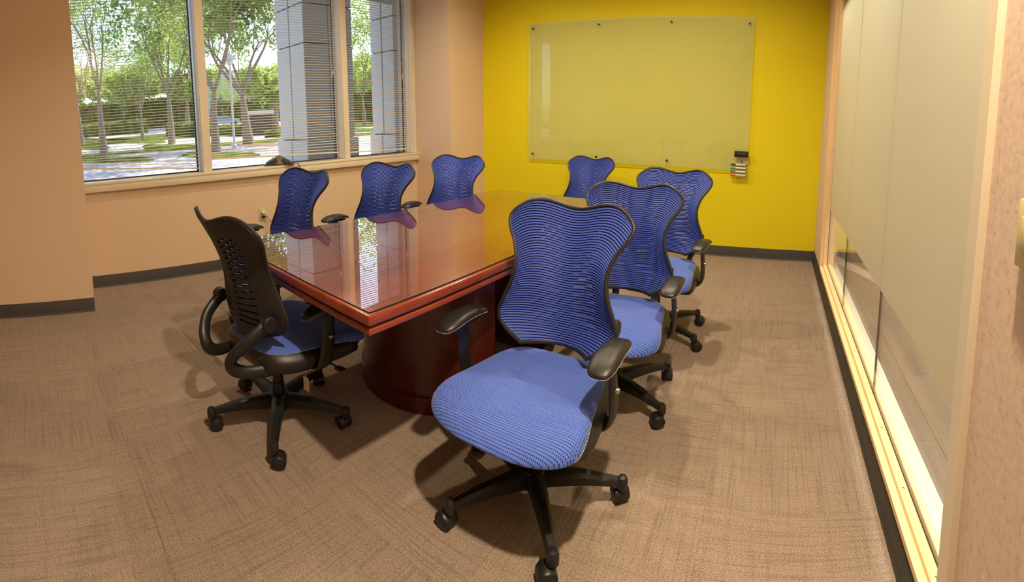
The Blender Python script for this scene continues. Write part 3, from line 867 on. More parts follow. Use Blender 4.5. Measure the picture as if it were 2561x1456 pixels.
# seat: blue top, leather side, stitching along the seam
SA, SB = 0.270, 0.256
def seat_out(t, k=1.0):
    c, s = math.cos(t), math.sin(t); e = 2 / 4.2
    x = SA * math.copysign(abs(c) ** e, c); y = SB * math.copysign(abs(s) ** e, s)
    x *= 1 + 0.10 * (y / SB) - (0.05 if y < 0 else 0) * (y / SB) ** 2
    y += 0.03 * (1 - (x / SA) ** 2) if y > 0 else 0
    return x * k, y * k + 0.03
def seam_z(y):
    return herm(y, [-.22, -.05, .12, .22, .31], [.452, .450, .438, .415, .402])
def top_z(x, y, k):
    z = 0.474 - 0.012 * math.exp(-((y + 0.06) / 0.14) ** 2) + 0.006 * (x / SA) ** 2
    z -= 0.045 * max(0, (y - 0.12) / 0.18) ** 2
    return z
NT = 64
rings = [1.0, 1.006, 0.995, 0.97, 0.93, 0.87, 0.78, 0.66, 0.5, 0.32, 0.15, 0.04]
def inset(y):       # the fabric panel stops short of the leather bulge at the sides and rear
    return 1 - 0.115 * (1 - min(1, max(0, (y + .02) / .25)) ** 2)
def seat_top(i, j):
    t = 2 * math.pi * i / NT
    x1, y1 = seat_out(t, 1.0); x, y = seat_out(t, rings[j]); y = y if rings[j] >= 1 else (y1 - .03) * rings[j] + .03
    zs = seam_z(y1); zt = top_z(x, y, rings[j])
    f = [0, .22, .45, .68, .86, .96, 1, 1, 1, 1, 1, 1][j]
    k = inset(y1)
    return (x * k, y if y > .03 else .03 + (y - .03) * (.5 + .5 * k), zs + (zt - zs) * f)
b = MB(); b.grid(NT, len(rings), seat_top, closed_u=True)
b.f.append(tuple((len(rings) - 1) * NT + i for i in range(NT))); b.mi.append(0)
CH['seat'] = b.mesh('seat', M_seat, 60)
low = [(None, 0.0), (0.985, .22), (1.0, .48), (0.985, .78), (0.93, 1.0), (0.6, 1.0)]
def seat_side(i, j):
    t = 2 * math.pi * i / NT; x1, y1 = seat_out(t, 1.0); k, f = low[j]; q = inset(y1)
    w = min(1, max(0, (1 - q) / .03))                  # 0 along the front edge, where the fabric wraps under
    k = q if k is None else k * w + (1 - .05 * j) * (1 - w)
    zs = seam_z(y1)
    return (x1 * k, (y1 - .03) * (k if j > 1 or y1 > .03 else (.5 + .5 * k)) + .03, zs + (0.374 - zs) * f)
b = MB(); b.grid(NT, len(low), seat_side, closed_u=True)
b.f.append(tuple(reversed([(len(low) - 1) * NT + i for i in range(NT)]))); b.mi.append(0)
CH['side'] = b.mesh('seat_side', M_leather, 60)
def dashes(pts, dash, gap, rad, ymax=9.0):
    """short stitches along a closed polyline"""
    b = MB(); P = [Vector(p) for p in pts]; acc = 0.0
    n = len(P); seg = []
    for i in range(n):
        a, c = P[i], P[(i + 1) % n]; L = (c - a).length
        k = max(1, int(L / (dash + gap)))
        if a.y > ymax and c.y > ymax: continue
        for q in range(k):
            s0 = a.lerp(c, q / k); s1 = a.lerp(c, (q + dash / (dash + gap)) / k)
            b.tube([s0, s1], rad, 4)
    return b
pts = []
for i in range(NT * 2):
    x1, y1 = seat_out(math.pi * i / NT, 1.0); k = inset(y1) * 1.004
    pts.append((x1 * k, y1 if y1 > .03 else .03 + (y1 - .03) * (.5 + .5 * k), seam_z(y1) + 0.003))
b = dashes(pts, 0.005, 0.003, 0.0009, 0.235)
CH['stitch'] = b.mesh('stitching', M_stitch, 0)

# brackets that carry the back, armrests, mechanism
def bracket(sx):
    b = MB()
    P = [(.200, -.205, .605), (.196, -.245, .580), (.178, -.300, .535), (.138, -.335, .485), (.112, -.340, .440), (.112, -.315, .405), (.124, -.26, .386), (.150, -.17, .380), (.150, -.08, .376), (.13, .0, .374), (.08, .03, .372)]
    # smooth
    Q = []
    for i in range(len(P) - 1):
        for k in range(4):
            t = i + k / 4
            Q.append(tuple(herm(t, list(range(len(P))), [p[c] for p in P]) for c in range(3)))
    Q.append(P[-1])
    Q = [(sx * x, y, z) for x, y, z in Q]
    b.tube(Q, 0.018, 12, flat=1.5, up=(1, 0, 0))
    return b.mesh('back_bracket', M_blackpl)
def pivot(sx):
    b = MB(); b.lathe((sx * .205, -.212, .605), (sx, 0, 0), [(-.020, .024), (-.016, .030), (.018, .032), (.024, .028), (.026, .017), (.024, .008)], 24)
    return b.mesh('pivot_cap', M_blackpl)
def armpost(sx):
    b = MB()
    P = [(.16, .0, .375), (.225, .0, .374), (.268, .002, .385), (.287, .004, .42), (.292, .012, .48), (.290, .020, .55), (.286, .028, .612)]
    Q = []
    for i in range(len(P) - 1):
        for k in range(4): Q.append(tuple(herm(i + k / 4, list(range(len(P))), [p[c] for p in P]) for c in range(3)))
    Q.append(P[-1]); Q = [(sx * x, y, z) for x, y, z in Q]
    b.tube(Q, [0.044 - 0.014 * i / len(Q) for i in range(len(Q))], 12, flat=0.30, up=(0, 1, 0))
    b.rbox(min(sx * .262, sx * .31), max(sx * .262, sx * .31), -.06, .11, .606, .622, .005, 2)
    return b.mesh('arm_post', M_blackpl)
def padshape(i, j, n, m, sx):
    t = 2 * math.pi * i / n; ph = -math.pi / 2 + math.pi * j / (m - 1)
    e = 0.62
    def sg(x): return math.copysign(abs(x) ** e, x)
    cy, cz = math.cos(ph), math.sin(ph)
    px = .044 * sg(math.cos(t)) * abs(cy) ** .45; py = .132 * sg(math.sin(t)) * abs(cy) ** .45
    px *= 1 + 0.12 * (py / .132)
    pz = .019 * (cz if cz > 0 else cz * .8)
    pz -= .020 * ((py - .01) / .13) ** 2
    return (sx * .287 + px, .025 + py, .641 + pz)
def armpad(sx):
    b = MB(); n, m = 36, 12
    b.grid(n, m, lambda i, j: padshape(i, j, n, m, sx), closed_u=True)
    return b.mesh('arm_pad', M_leather, 70)
def padstitch(sx):
    pts = []
    for i in range(72):
        t = 2 * math.pi * i / 72
        p = padshape(t / (2 * math.pi) * 36, 4.6, 36, 12, sx)
        c = Vector((sx * .287, .025, p[2])); v = Vector(p)
        pts.append(c + (v - c) * 1.006)
    return dashes(pts, 0.0045, 0.0028, 0.0008).mesh('stitching', M_stitch, 0)
def armbutton(sx):
    b = MB(); b.lathe((sx * .302, .018, .515), (sx, 0, 0), [(-.004, .010), (.006, .010), (.011, .007), (.012, .002)], 18)
    return b.mesh('arm_button', M_chrome)
for k, sx in (('r', 1), ('l', -1)):
    CH['bracket' + k] = bracket(sx); CH['pivot' + k] = pivot(sx); CH['post' + k] = armpost(sx)
    CH['pad' + k] = armpad(sx); CH['padst' + k] = padstitch(sx); CH['btn' + k] = armbutton(sx)
b = MB(); b.rbox(-.14, .14, -.12, .15, .352, .386, .01, 2); b.rbox(-.05, .05, -.06, .06, .315, .356, .01, 2)
CH['mech'] = b.mesh('tilt_mechanism', M_blackpl)
b = MB(); b.tube([(.12, .06, .352), (.20, .075, .350), (.262, .085, .342)], 0.0045, 8); b.rbox(.255, .30, .068, .10, .336, .346, .003, 2)
CH['lever'] = b.mesh('height_lever', M_darksteel)
b = MB(); b.lathe((0, 0, 0), (0, 0, 1), [(.075, .028), (.20, .028), (.202, .024), (.33, .024)], 20)
CH['gas'] = b.mesh('gas_cylinder', M_blackpl)
b = MB(); b.lathe((0, 0, 0), (0, 0, 1), [(.062, .040), (.066, .050), (.110, .052), (.128, .044), (.130, .030)], 30)
CH['hub'] = b.mesh('base_hub', M_blackpl)
def leg_mesh():
    b = MB(); n = 9
    secs = []
    for i in range(n):
        t = i / (n - 1); r = .035 + t * .262
        w = .030 * (1 - t) + .0155 * t; zt = .128 * (1 - t) ** 1.0 + .098 * t + .010 * math.sin(math.pi * t); h = .056 * (1 - t) + .022 * t
        secs.append([(r, -w, zt - h), (r, -w * 1.02, zt - .010), (r, -w * .55, zt), (r, w * .55, zt), (r, w * 1.02, zt - .010), (r, w, zt - h)])
    vs_ = [v for s in secs for v in s]; fs = []
    for i in range(n - 1):
        for k in range(6): fs.append((i * 6 + k, i * 6 + (k + 1) % 6, (i + 1) * 6 + (k + 1) % 6, (i + 1) * 6 + k))
    fs += [tuple(range(6)), tuple((n - 1) * 6 + k for k in range(6))]
    b.add(vs_, fs)
    b.lathe((.31, 0, 0), (0, 0, 1), [(.060, .017), (.064, .020), (.092, .020), (.102, .015), (.105, .006)], 18)
    return b.mesh('leg', M_blackpl, 40)
CH['leg'] = leg_mesh()
# caster: hood with stem (origin on the stem axis at floor level, trail towards -x), two wheels
b = MB(); TRL = -.018; ZC = .0285
arc = [(-20 + 220 * k / 14) for k in range(15)]
def hood(i, j):
    a = math.radians(arc[i]); r = .0305; y = [-.0275, -.022, .022, .0275][j]; rr = r - (.004 if j in (0, 3) else 0)
    return (TRL + rr * math.cos(a), y, ZC + rr * math.sin(a))
b.grid(15, 4, hood)
b.rbox(TRL - .012, TRL + .022, -.008, .008, ZC - .012, ZC + .030, .003, 1)
b.lathe((0, 0, .058), (0, 0, 1), [(-.01, .013), (.006, .013), (.008, .009), (.02, .009)], 14)
CH['caster'] = b.mesh('caster', M_blackpl, 45)
def wheel(sy):
    b = MB(); b.lathe((TRL, sy * .0175, ZC), (0, sy, 0), [(-.0095, .022), (-.0095, .0275), (-.007, .0285), (.004, .0285), (.0075, .0265), (.0105, .019), (.0115, .008)], 26)
    return b.mesh('wheel', M_blackpl, 50)
CH['wh1'] = wheel(1); CH['wh2'] = wheel(-1)

def office_chair(x, y, rot, dz, base_rot, label, swivel=None, boff=(0, 0)):
    t = thing('office_chair', label, 'chair', (x, y, 0), rot, 'blue mesh office chairs around the table')
    up = (0, 0, dz)
    seat = link('seat', CH['seat'], t, up)
    side = link('seat_side', CH['side'], t, up); link('stitching', CH['stitch'], side)
    sh = link('backrest_shell', CH['shell'], t, up)
    mf = link('mesh_fabric', CH['ribs'], t, up); link('edge_piping', CH['piping'], mf)
    side['label'] = 'black leather side of the seat with pale stitching'
    mf['label'] = 'ribbed blue mesh stretched over the back'
    for k in 'rl':
        br = link('back_bracket', CH['bracket' + k], t, up); link('pivot_cap', CH['pivot' + k], br)
        po = link('arm_post', CH['post' + k], t, up); link('arm_button', CH['btn' + k], po)
        pa = link('arm_pad', CH['pad' + k], t, up); link('stitching', CH['padst' + k], pa)
    link('tilt_mechanism', CH['mech'], t, up); link('height_lever', CH['lever'], t, up)
    link('gas_cylinder', CH['gas'], t, (boff[0], boff[1], dz * 0.5))
    br = base_rot - rot
    link('base_hub', CH['hub'], t, (boff[0], boff[1], 0), (0, 0, br))
    for k in range(5):
        a = br + 2 * math.pi * k / 5
        link('leg', CH['leg'], t, (boff[0], boff[1], 0), (0, 0, a))
        sw = (swivel[k] - rot) if swivel else a + R.uniform(-2.5, 2.5)
        c = link('caster', CH['caster'], t, (boff[0] + .31 * math.cos(a), boff[1] + .31 * math.sin(a), 0), (0, 0, sw))
        link('wheel', CH['wh1'], c); link('wheel', CH['wh2'], c)
    return t

PI_ = math.pi
office_chair(-0.745, 1.374, 3.135, -0.018, 4.13, 'blue mesh office chair with its whole blue seat in view, away from the table')
office_chair(-0.700, 2.085, 3.139, -0.03, 4.55, 'blue mesh office chair at the middle of the long table side facing the glazed partition')
office_chair(-0.672, 2.815, 3.034, -0.02, 4.50, 'blue mesh office chair on the partition side of the table, next to the yellow wall')
office_chair(-1.78, 4.09, 3.004, -0.085, 4.2, 'blue mesh office chair at the table end under the glass writing board')
office_chair(-2.70, 1.535, -3.067, -0.02, 4.0, 'blue mesh office chair on the window side of the table, by the wall outlet')
office_chair(-2.59, 2.235, -3.044, -0.035, 4.3, 'blue mesh office chair on the window side of the table, middle one of three')
office_chair(-2.50, 3.00, -3.009, -0.03, 4.4, 'blue mesh office chair on the window side of the table, beside the far column')
c8 = office_chair(-1.805, 1.06, 0.05, -0.035, 4.4155, 'blue seated office chair tucked under the table end, showing its slotted black back shell', boff=(-0.01, -0.045))
b = MB(); b.tube([(.17, -.02, .345), (.178, -.022, .30)], 0.0015, 5); b.mat(M_tag); b.rbox(.165, .195, -.024, -.021, .245, .30, .001, 1)
b2 = MB(); b2.tube([(.17, -.02, .345), (.178, -.022, .30)], 0.0015, 5); b2.rbox(.158, .196, -.024, -.0215, .238, .30, .001, 1)
tg = link('hang_tag', b2.mesh('hang_tag', M_tag, 30), c8, (0, 0, -0.03)); tg['label'] = 'printed tag hanging under the seat'

# ------------------------------------------------------------------ glass writing board with standoffs, eraser, marker holder
BX0, BX1, BZ0, BZ1 = -2.604, -0.247, 0.876, 2.332
YG = YB - 0.030
board = thing('glass_writing_board', 'large clear glass writing board held off the yellow wall by round standoffs', 'writing board', (0, YG, 0))
b = MB(); b.mat(M_glassboard)
cr = 0.02
ol = []
for (cx, cz, a0) in ((BX1 - cr, BZ1 - cr, 0), (BX0 + cr, BZ1 - cr, 90), (BX0 + cr, BZ0 + cr, 180), (BX1 - cr, BZ0 + cr, 270)):
    for k in range(5):
        a = math.radians(a0 + 90 * k / 4); ol.append((cx + cr * math.cos(a), cz + cr * math.sin(a)))
n = len(ol)
b.add([(x, -.003, z) for x, z in ol], [tuple(range(n))])
M_bedge = basic('pale_glass_edge', srgb(196, 200, 150), 0.2, var=0.05, scale=20)
b.mat(M_bedge); b.add([(x, -.003, z) for x, z in ol] + [(x, .003, z) for x, z in ol], [(i, (i + 1) % n, n + (i + 1) % n, n + i) for i in range(n)])
link('glass_panel', b.mesh('glass_panel', None, 0), board)
b = MB(); b.lathe((0, 0, 0), (0, 1, 0), [(-.011, .006), (-.010, .0105), (-.003, .0105), (-.003, .009), (.0295, .009)], 20)
so_me = b.mesh('standoff', M_darksteel)
for i in range(4):
    x = BX0 + .05 + i * (BX1 - BX0 - .10) / 3
    for z in (BZ0 + .055, BZ1 - .055): link('standoff', so_me, board, (x, 0, z))

er = thing('board_eraser', 'black board eraser stuck to the lower right corner of the glass board', 'eraser', (-0.31, YG, 1.035))
b = MB(); b.rbox(-.068, .068, -.034, -.0045, -.029, .029, .004, 2)
link('body', b.mesh('body', M_blackpl), er)
b = MB(); b.rbox(-.045, .045, -.042, -.033, -.012, .012, .004, 2)
link('grip', b.mesh('grip', M_rubber), er)
ho = thing('marker_holder', 'clear acrylic marker holder hanging below the eraser on the glass board', 'holder', (-0.31, YG, 0.86))
b = MB(); b.box(-.052, .052, -.008, -.005, -.035, .12)
hp = link('back_plate', b.mesh('back_plate', M_acryl, 0), ho)
b = MB()
for k in range(4):
    z = .07 - k * .034
    b.box(-.05, .05, -.030, -.008, z - .0105, z - .0085)
    b.box(-.05, .05, -.0315, -.030, z - .0105, z + .004)
link('tray', b.mesh('tray', M_acryl, 0), ho)
b = MB(); b.lathe((.008, -.008, .105), (0, -1, 0), [(0, .009), (.004, .009), (.006, .006)], 16)
link('suction_pad', b.mesh('suction_pad', M_darksteel), ho)
for k, (nm, col) in enumerate((('black', srgb(30, 28, 28)), ('green', srgb(70, 170, 70)), ('blue', srgb(50, 120, 190)), ('orange red', srgb(240, 90, 50)))):
    z = 0.86 + .07 - k * .034 + .0005
    mk = thing('marker', '%s capped white marker lying in the clear holder' % nm, 'marker', (-0.31, YG - .019, z), group='markers in the clear holder')
    mc = basic('marker_%s' % nm.replace(' ', '_'), col, 0.35, var=0.03)
    b = MB(); b.lathe((0, 0, 0), (1, 0, 0), [(-.05, .0085), (.046, .0085)], 18); link('barrel', b.mesh('barrel', M_whitepl), mk)
    b = MB(); b.lathe((0, 0, 0), (1, 0, 0), [(-.100, .007), (-.098, .0088), (-.05, .0092)], 18); link('cap', b.mesh('cap', mc), mk)
    b = MB(); b.lathe((0, 0, 0), (1, 0, 0), [(.046, .0086), (.056, .0082), (.058, .005)], 18); link('end_plug', b.mesh('end_plug', mc), mk)

# ------------------------------------------------------------------ conference phone on the sill, outlet under it
ph = thing('conference_phone', 'dark three-legged conference phone sitting on the window sill', 'phone', mw=WM @ Matrix.Translation((-0.045, 0.385, SILL)) @ Matrix.Rotation(math.radians(186), 4, 'Z'))
def phone_leg(a0):
    b = MB(); n = 9; m = 9
    def fn(i, j):
        t = j / (m - 1); s = -1 + 2 * i / (n - 1)
        r = .155 * t; w = .026 + .040 * math.sin(math.pi * min(1, t * .9 + .08)) ** 1.0 * (1 - .25 * t)
        z = .080 * (1 - t) ** .75 * (1 - .25 * s * s) + .010 * (1 - .5 * s * s)
        x, y = r, s * w
        c, sn = math.cos(a0), math.sin(a0)
        return (x * c - y * sn, x * sn + y * c, z)
    b.grid(n, m, fn)
    # underside skirt
    def fn2(i, j):
        p = fn(i, m - 1) if False else fn(0 if j == 0 else n - 1, i)
        return p
    for side in (0, n - 1):
        top = [fn(side, j) for j in range(m)]
        b.add(top + [(p[0], p[1], max(0.002, p[2] - .014)) for p in top], [(i, i + 1, m + i + 1, m + i) for i in range(m - 1)])
    end = [fn(i, m - 1) for i in range(n)]
    b.add(end + [(p[0], p[1], 0.0) for p in end], [(i, i + 1, n + i + 1, n + i) for i in range(n - 1)])
    return b
for k in range(3):
    a = math.radians(90 + 120 * k)
    link('leg', phone_leg(a).mesh('leg', M_phone if k else M_phone, 50), ph)
b = MB(); b.lathe((0, 0, 0), (0, 0, 1), [(.010, .098), (.022, .096), (.050, .078), (.072, .050), (.084, .024), (.086, .006)], 28)
link('dome', b.mesh('dome', M_phonegrille), ph)
a = math.radians(90)
b = MB(); b.add([(-.034, .080, .0560), (.034, .080, .0560), (.028, .138, .0290), (-.028, .138, .0290)], [(0, 1, 2, 3)])
link('keypad', b.mesh('keypad', M_phonepad, 0), ph)
b = MB(); b.add([(-.028, .048, .0755), (.028, .048, .0755), (.030, .074, .0590), (-.030, .074, .0590)], [(0, 1, 2, 3)])
link('screen', b.mesh('screen', M_lcd, 0), ph)
cb_ = MB(); cb_.tube([WM @ Vector(p) for p in ((.03, .505, SILL + .006), (.050, .53, SILL + .006), (.058, .55, SILL - .0), (.060, .56, SILL - .03), (.055, .56, SILL - .12), (.012, .53, SILL - .45), (.012, .46, .30), (.018, .30, .34), (.02, .215, .42), (.02, .19, .452))], 0.0028, 8)
tag(link('phone_cable', cb_.mesh('phone_cable', M_blackpl)), 'thin black cable running from the conference phone down the wall', 'cable')

ou = thing('wall_outlet', 'ivory wall outlet below the window with two plugs in it', 'outlet', mw=WM @ Matrix.Translation((0, 0.157, 0.475)))
b = MB(); b.rbox(0, .006, -.036, .036, -.058, .058, .002, 2); link('cover_plate', b.mesh('cover_plate', M_ivory), ou)
for z in (.021, -.021):
    b = MB(); b.rbox(.005, .008, -.017, .017, z - .014, z + .014, .002, 1); link('socket', b.mesh('socket', M_ivory), ou)
pl = thing('white_plug', 'white plug and cord in the upper socket of the wall outlet', 'plug', mw=WM @ Matrix.Translation((0, 0.157, 0.475)))
b = MB(); b.rbox(.008, .034, -.013, .014, .008, .034, .005, 2); link('plug_body', b.mesh('plug_body', M_whitepl), pl)
b = MB(); b.tube([(.026, .012, .024), (.036, .032, .016), (.036, .047, -.02), (.03, .048, -.08), (.022, .04, -.2), (.016, .03, -.36), (.02, .06, -.468), (.03, .3, -.470)], 0.0042, 8); link('cord', b.mesh('cord', M_whitepl), pl)
pl = thing('black_plug', 'black plug in the lower socket of the wall outlet', 'plug', mw=WM @ Matrix.Translation((0, 0.157, 0.475)))
b = MB(); b.rbox(.008, .030, -.012, .018, -.034, -.010, .006, 2); link('plug_body', b.mesh('plug_body', M_blackpl), pl)
b = MB(); b.lathe((.02, .020, -.021), (0, 1, 0), [(-.004, .007), (.008, .004)], 10); link('strain_relief', b.mesh('strain_relief', M_blackpl), pl)

# ------------------------------------------------------------------ outside
def gz(x):           # ground rises gently beyond the walk
    d = -x - 30
    return -0.15 + (0.04 * d if d > 0 else 0)
def at(px, py):      # ground point seen through a photo pixel
    v = ray(px, py); lo, hi = 4.0, 400.0
    o = Vector((0, 0, EYE))
    for _ in range(60):
        m = (lo + hi) / 2; p = o + v * m
        if p.z > gz(p.x): lo = m
        else: hi = m
    p = o + v * lo
    return Vector((p.x, p.y, gz(p.x)))
def ground_strip(name, pts, dz, mat, kind='structure', th=0.3):
    """polygon on the terrain, cut where the slope starts"""
    b = MB(); n = len(pts)
    vs_ = [(x, y, gz(x) + dz) for x, y in pts]; lo = [(x, y, gz(x) + dz - th) for x, y in pts]
    b.add(vs_ + lo, [tuple(range(n)), tuple(reversed(range(n, 2 * n)))] + [(i, n + i, n + (i + 1) % n, (i + 1) % n) for i in range(n)])
    o = link(name, b.mesh(name, mat, 0)); o['kind'] = kind
    return o
ground_strip('ground', [(-4.31, -40), (-4.31, 60), (-30, 60), (-30, -40)], 0.0, M_paver)
ground_strip('ground_far', [(-30, -60), (-30, 120), (-260, 300), (-260, -160)], 0.0, M_grass)
ground_strip('road', [(-33, -40), (-33, 100), (-41, 100), (-41, -40)], 0.02, M_road)
ground_strip('car_park', [(-52, -40), (-52, 100), (-72, 100), (-72, -40)], 0.02, M_road)

def bed(name, px0, px1, pyn, pyf, label, cat, h=0.10, mat=None, grp=None):
    """low planted bed with rounded edge between two pixel rows"""
    a, b_, c, d = at(px0, pyn), at(px1, pyn), at(px1, pyf), at(px0, pyf)
    m = MB(); nu, nv = 26, 9
    rr = random.Random(int(px0 + pyn))
    def fn(i, j):
        s, t = i / (nu - 1), j / (nv - 1)
        # rounded ends
        e = math.sqrt(max(0, 1 - (2 * s - 1) ** 6)); tt = .5 + (t - .5) * (0.35 + 0.65 * e)
        p = (a.lerp(b_, s)).lerp(d.lerp(c, s), tt)
        k = min(1, 4 * t, 4 * (1 - t)) * min(1, 8 * s, 8 * (1 - s))
        return (p.x, p.y, gz(p.x) + 0.01 + h * k ** .5 * (0.8 + 0.4 * rr.random()))
    m.grid(nu, nv, fn)
    o = link(name, m.mesh(name, mat or M_grass, 60))
    return tag(o, label, cat, grp)
bed('grass_bed', 100, 385, 408, 392, 'long low green bed at the edge of the paved walk', 'grass bed')
bed('grass_bed', 130, 275, 377, 364, 'low green bed around the slim tree by the walk', 'grass bed')
bed('grass_bed', 150, 242, 361, 354, 'small sunlit green bed in front of the clipped hedge', 'grass bed')
bed('grass_bed', 355, 500, 375, 362, 'green bed around the tall tree in the middle of the walk', 'grass bed')
bed('grass_bed', 310, 415, 360, 351, 'thin green bed in front of the shaded drive', 'grass bed')
bed('grass_bed', 455, 650, 396, 383, 'green bed under the two big trees', 'grass bed')
bed('mulch_ring', 575, 700, 367, 358, 'brown mulch ring at the foot of the spreading oak', 'mulch bed', 0.06, M_mulch)
bed('grass_bed', 880, 960, 331, 322, 'distant strip of lawn between the stone columns', 'grass bed')

# foliage clumps
def leaves(mb, c, rad, n, size, rr, squash=1.0):
    for _ in range(n):
        d = Vector((rr.gauss(0, 1), rr.gauss(0, 1), rr.gauss(0, 1))); d.normalize()
        p = Vector(c) + Vector((d.x * rad, d.y * rad, d.z * rad * squash)) * rr.random() ** .4
        a = Vector((rr.gauss(0, 1), rr.gauss(0, 1), rr.gauss(0, 1))).normalized(); q = a.orthogonal().normalized()
        s = size * rr.uniform(.6, 1.3)
        mb.add([p - a * s, p + q * s * .5, p + a * s, p - q * s * .5], [(0, 1, 2, 3)])
def hedge(px0, px1, py, h, depth, label, grp=None, mat=None, name='clipped_hedge', size=.09, dens=900):
    a, b_ = (px0, px1) if isinstance(px0, Vector) else (at(px0, py), at(px1, py))
    L = (b_ - a).length; rr = random.Random(int(L * 100))
    t = thing(name, label, 'hedge', a, math.atan2((b_ - a).y, (b_ - a).x), grp)
    m = MB(); n = int(min(5200, dens * L * .45))
    for _ in range(n):
        f = rr.randrange(3)
        p = Vector((rr.uniform(0, L), rr.uniform(-.04, .1) if f == 0 else rr.uniform(0, depth), rr.uniform(.05, h) if f == 0 else h + rr.uniform(-.12, .08)))
        if f == 2: p.z = rr.uniform(.05, h)
        ax = Vector((rr.gauss(0, 1), rr.gauss(0, 1), rr.gauss(0, 1))).normalized(); q = ax.orthogonal().normalized(); s = size * rr.uniform(.6, 1.4)
        m.add([p - ax * s, p + q * s * .55, p + ax * s, p - q * s * .55], [(0, 1, 2, 3)])
    o = link('leaves', m.mesh('leaves', mat or M_hedge, 0), t); o['kind'] = 'stuff'
    m = MB(); m.box(0.05, L - .05, .12, depth - .05, 0, h - .15)
    link('woody_core', m.mesh('woody_core', M_hedge, 0), t)
hedge(150, 347, 349, 1.35, 1.4, 'long clipped hedge behind the slim trees', size=.11)
hedge(415, 500, 341, 1.2, 2.2, 'shorter clipped hedge ending at the first window post', size=.11)
hedge(510, 612, 341, 0.8, 1.5, 'row of strappy green plants behind the lamp post', mat=M_palmleaf, name='border_plants', size=.16)
hedge(662, 700, 345, 0.5, 0.8, 'low planting beside the stone sign', mat=M_palmleaf, name='border_plants', size=.14)
def polar(az, d):
    x, y = -d * math.sin(math.radians(az)), d * math.cos(math.radians(az)); return Vector((x, y, gz(x)))
hedge(polar(84, 74), polar(67.5, 74), 0, 4.2, 3.0, 'far tall hedge along the car park', size=.42, dens=420)
hedge(polar(67, 80), polar(57, 80), 0, 3.4, 3.0, 'far hedge in front of the white office building', size=.42, dens=420)
hedge(polar(52, 70), polar(46, 70), 0, 4.2, 3.0, 'far hedge seen between the stone columns', size=.42, dens=500)

# trees: branch skeleton plus leaf cards
def tree_meshes(seed, H, fork, spread, trunk_r, stems, lf, lsize, levels=3):
    rr = random.Random(seed); wood = MB(); leaf = MB()
    def branch(p, d, L, r, lev):
        n = 5; pts = [p]; q = Vector(p); dd = Vector(d).normalized()
        for i in range(n):
            dd = (dd + Vector((rr.gauss(0, .10 if lev else .025), rr.gauss(0, .10 if lev else .025), rr.gauss(.05, .05)))).normalized()
            q = q + dd * (L / n); pts.append(q.copy())
        rad = [r * (1 - .6 * i / n) for i in range(n + 1)]
        wood.tube(pts, rad, 6 if lev < 2 else 4, caps=False)
        if lev >= levels:
            for i in range(1, n + 1): leaves(leaf, pts[i], max(.35, L * .42), lf, lsize, rr)
            return
        k = rr.choice((3, 4)) if lev else stems
        for i in range(k):
            a = 2 * math.pi * (i + rr.random() * .6) / k
            sp = spread * (1.0 if lev == 0 else 1.15)
            o = dd.orthogonal().normalized(); o2 = dd.cross(o)
            nd = (dd + (o * math.cos(a) + o2 * math.sin(a)) * sp).normalized()
            base = pts[-1] if (lev == 0 or i < 2) else pts[rr.randrange(2, n)]
            branch(base, nd, L * (.85 if lev else (H - fork) * .46 / fork) * rr.uniform(.75, 1.05), rad[-1] * (.8 if lev == 0 else .75), lev + 1)
    branch(Vector((0, 0, -.2)), Vector((0, 0, 1)), fork, trunk_r, 0)
    return wood.mesh('trunk', M_bark, 60), leaf
TM = {}
for nm, a in (('vase1', (11, 13.0, 3.6, .42, .32, 4, 6, .16, 4)), ('vase2', (23, 14.0, 4.2, .36, .29, 4, 6, .16, 4)), ('oak', (5, 13.0, 3.4, .66, .42, 5, 12, .17, 4)), ('small', (31, 9.0, 2.2, .50, .18, 5, 4, .14, 4)),
              ('belt', (41, 11.0, 3.0, .62, .25, 5, 16, .34, 3))):
    w, l = tree_meshes(*a)
    TM[nm] = (w, l.mesh('foliage', M_leafdark if nm == 'oak' else M_leaf, 0))
def tree(kind, px, py, label, rot=0.0, sc=1.0, grp='trees outside the window', pos=None):
    p = pos or at(px, py)
    t = thing('tree', label, 'tree', p, rot, grp); t.scale = (sc, sc, sc)
    link('trunk', TM[kind][0], t)
    f = link('foliage', TM[kind][1], t); f['kind'] = 'stuff'
tree('vase2', 260, 388, 'slim bare-branched tree standing in the bed nearest the near column', 0.4, 1.0)
tree('vase1', 205, 365, 'tree half hidden behind the near column', 1.7, 1.05)
tree('small', 357, 349, 'short bushy tree behind the thin green bed', 2.2, 1.25)
tree('vase1', 430, 360, 'tree with upright limbs in the middle bed', 3.0, 1.1)
tree('vase1', 540, 381, 'forked tree beside the first window post', 5.1, 0.95)
tree('oak', 622, 363, 'spreading dark leaved oak in the mulch ring', 0.8, 1.05)
tree('oak', 470, 318, 'leafy tree across the drive behind the hedge end', 2.6, 1.2)
tree('small', 300, 312, 'small tree across the drive above the long hedge', 0.3, 1.0)
tree('small', 560, 312, 'young thin tree by the lamp post', 1.1, 0.7)
tree('small', 912, 312, 'open tree seen between the two stone columns', 3.9, 1.7)

for row, (d, n) in enumerate(((68, 6), (88, 7), (110, 8))):
    for k in range(n):
        az = math.radians(44 + 46 * (k + (.5 if row == 1 else 0)) / (n - .5) + R.uniform(-.5, .5))
        if 55.5 < math.degrees(az) < 69 and row != 0: continue        # gap in front of the office building
        x, y = -d * math.sin(az), d * math.cos(az)
        tree('belt', 0, 0, 'full light green tree in the belt beyond the far car park', R.uniform(0, 6), .95 * d / 80, 'tree belt beyond the car park', Vector((x, y, gz(x))))

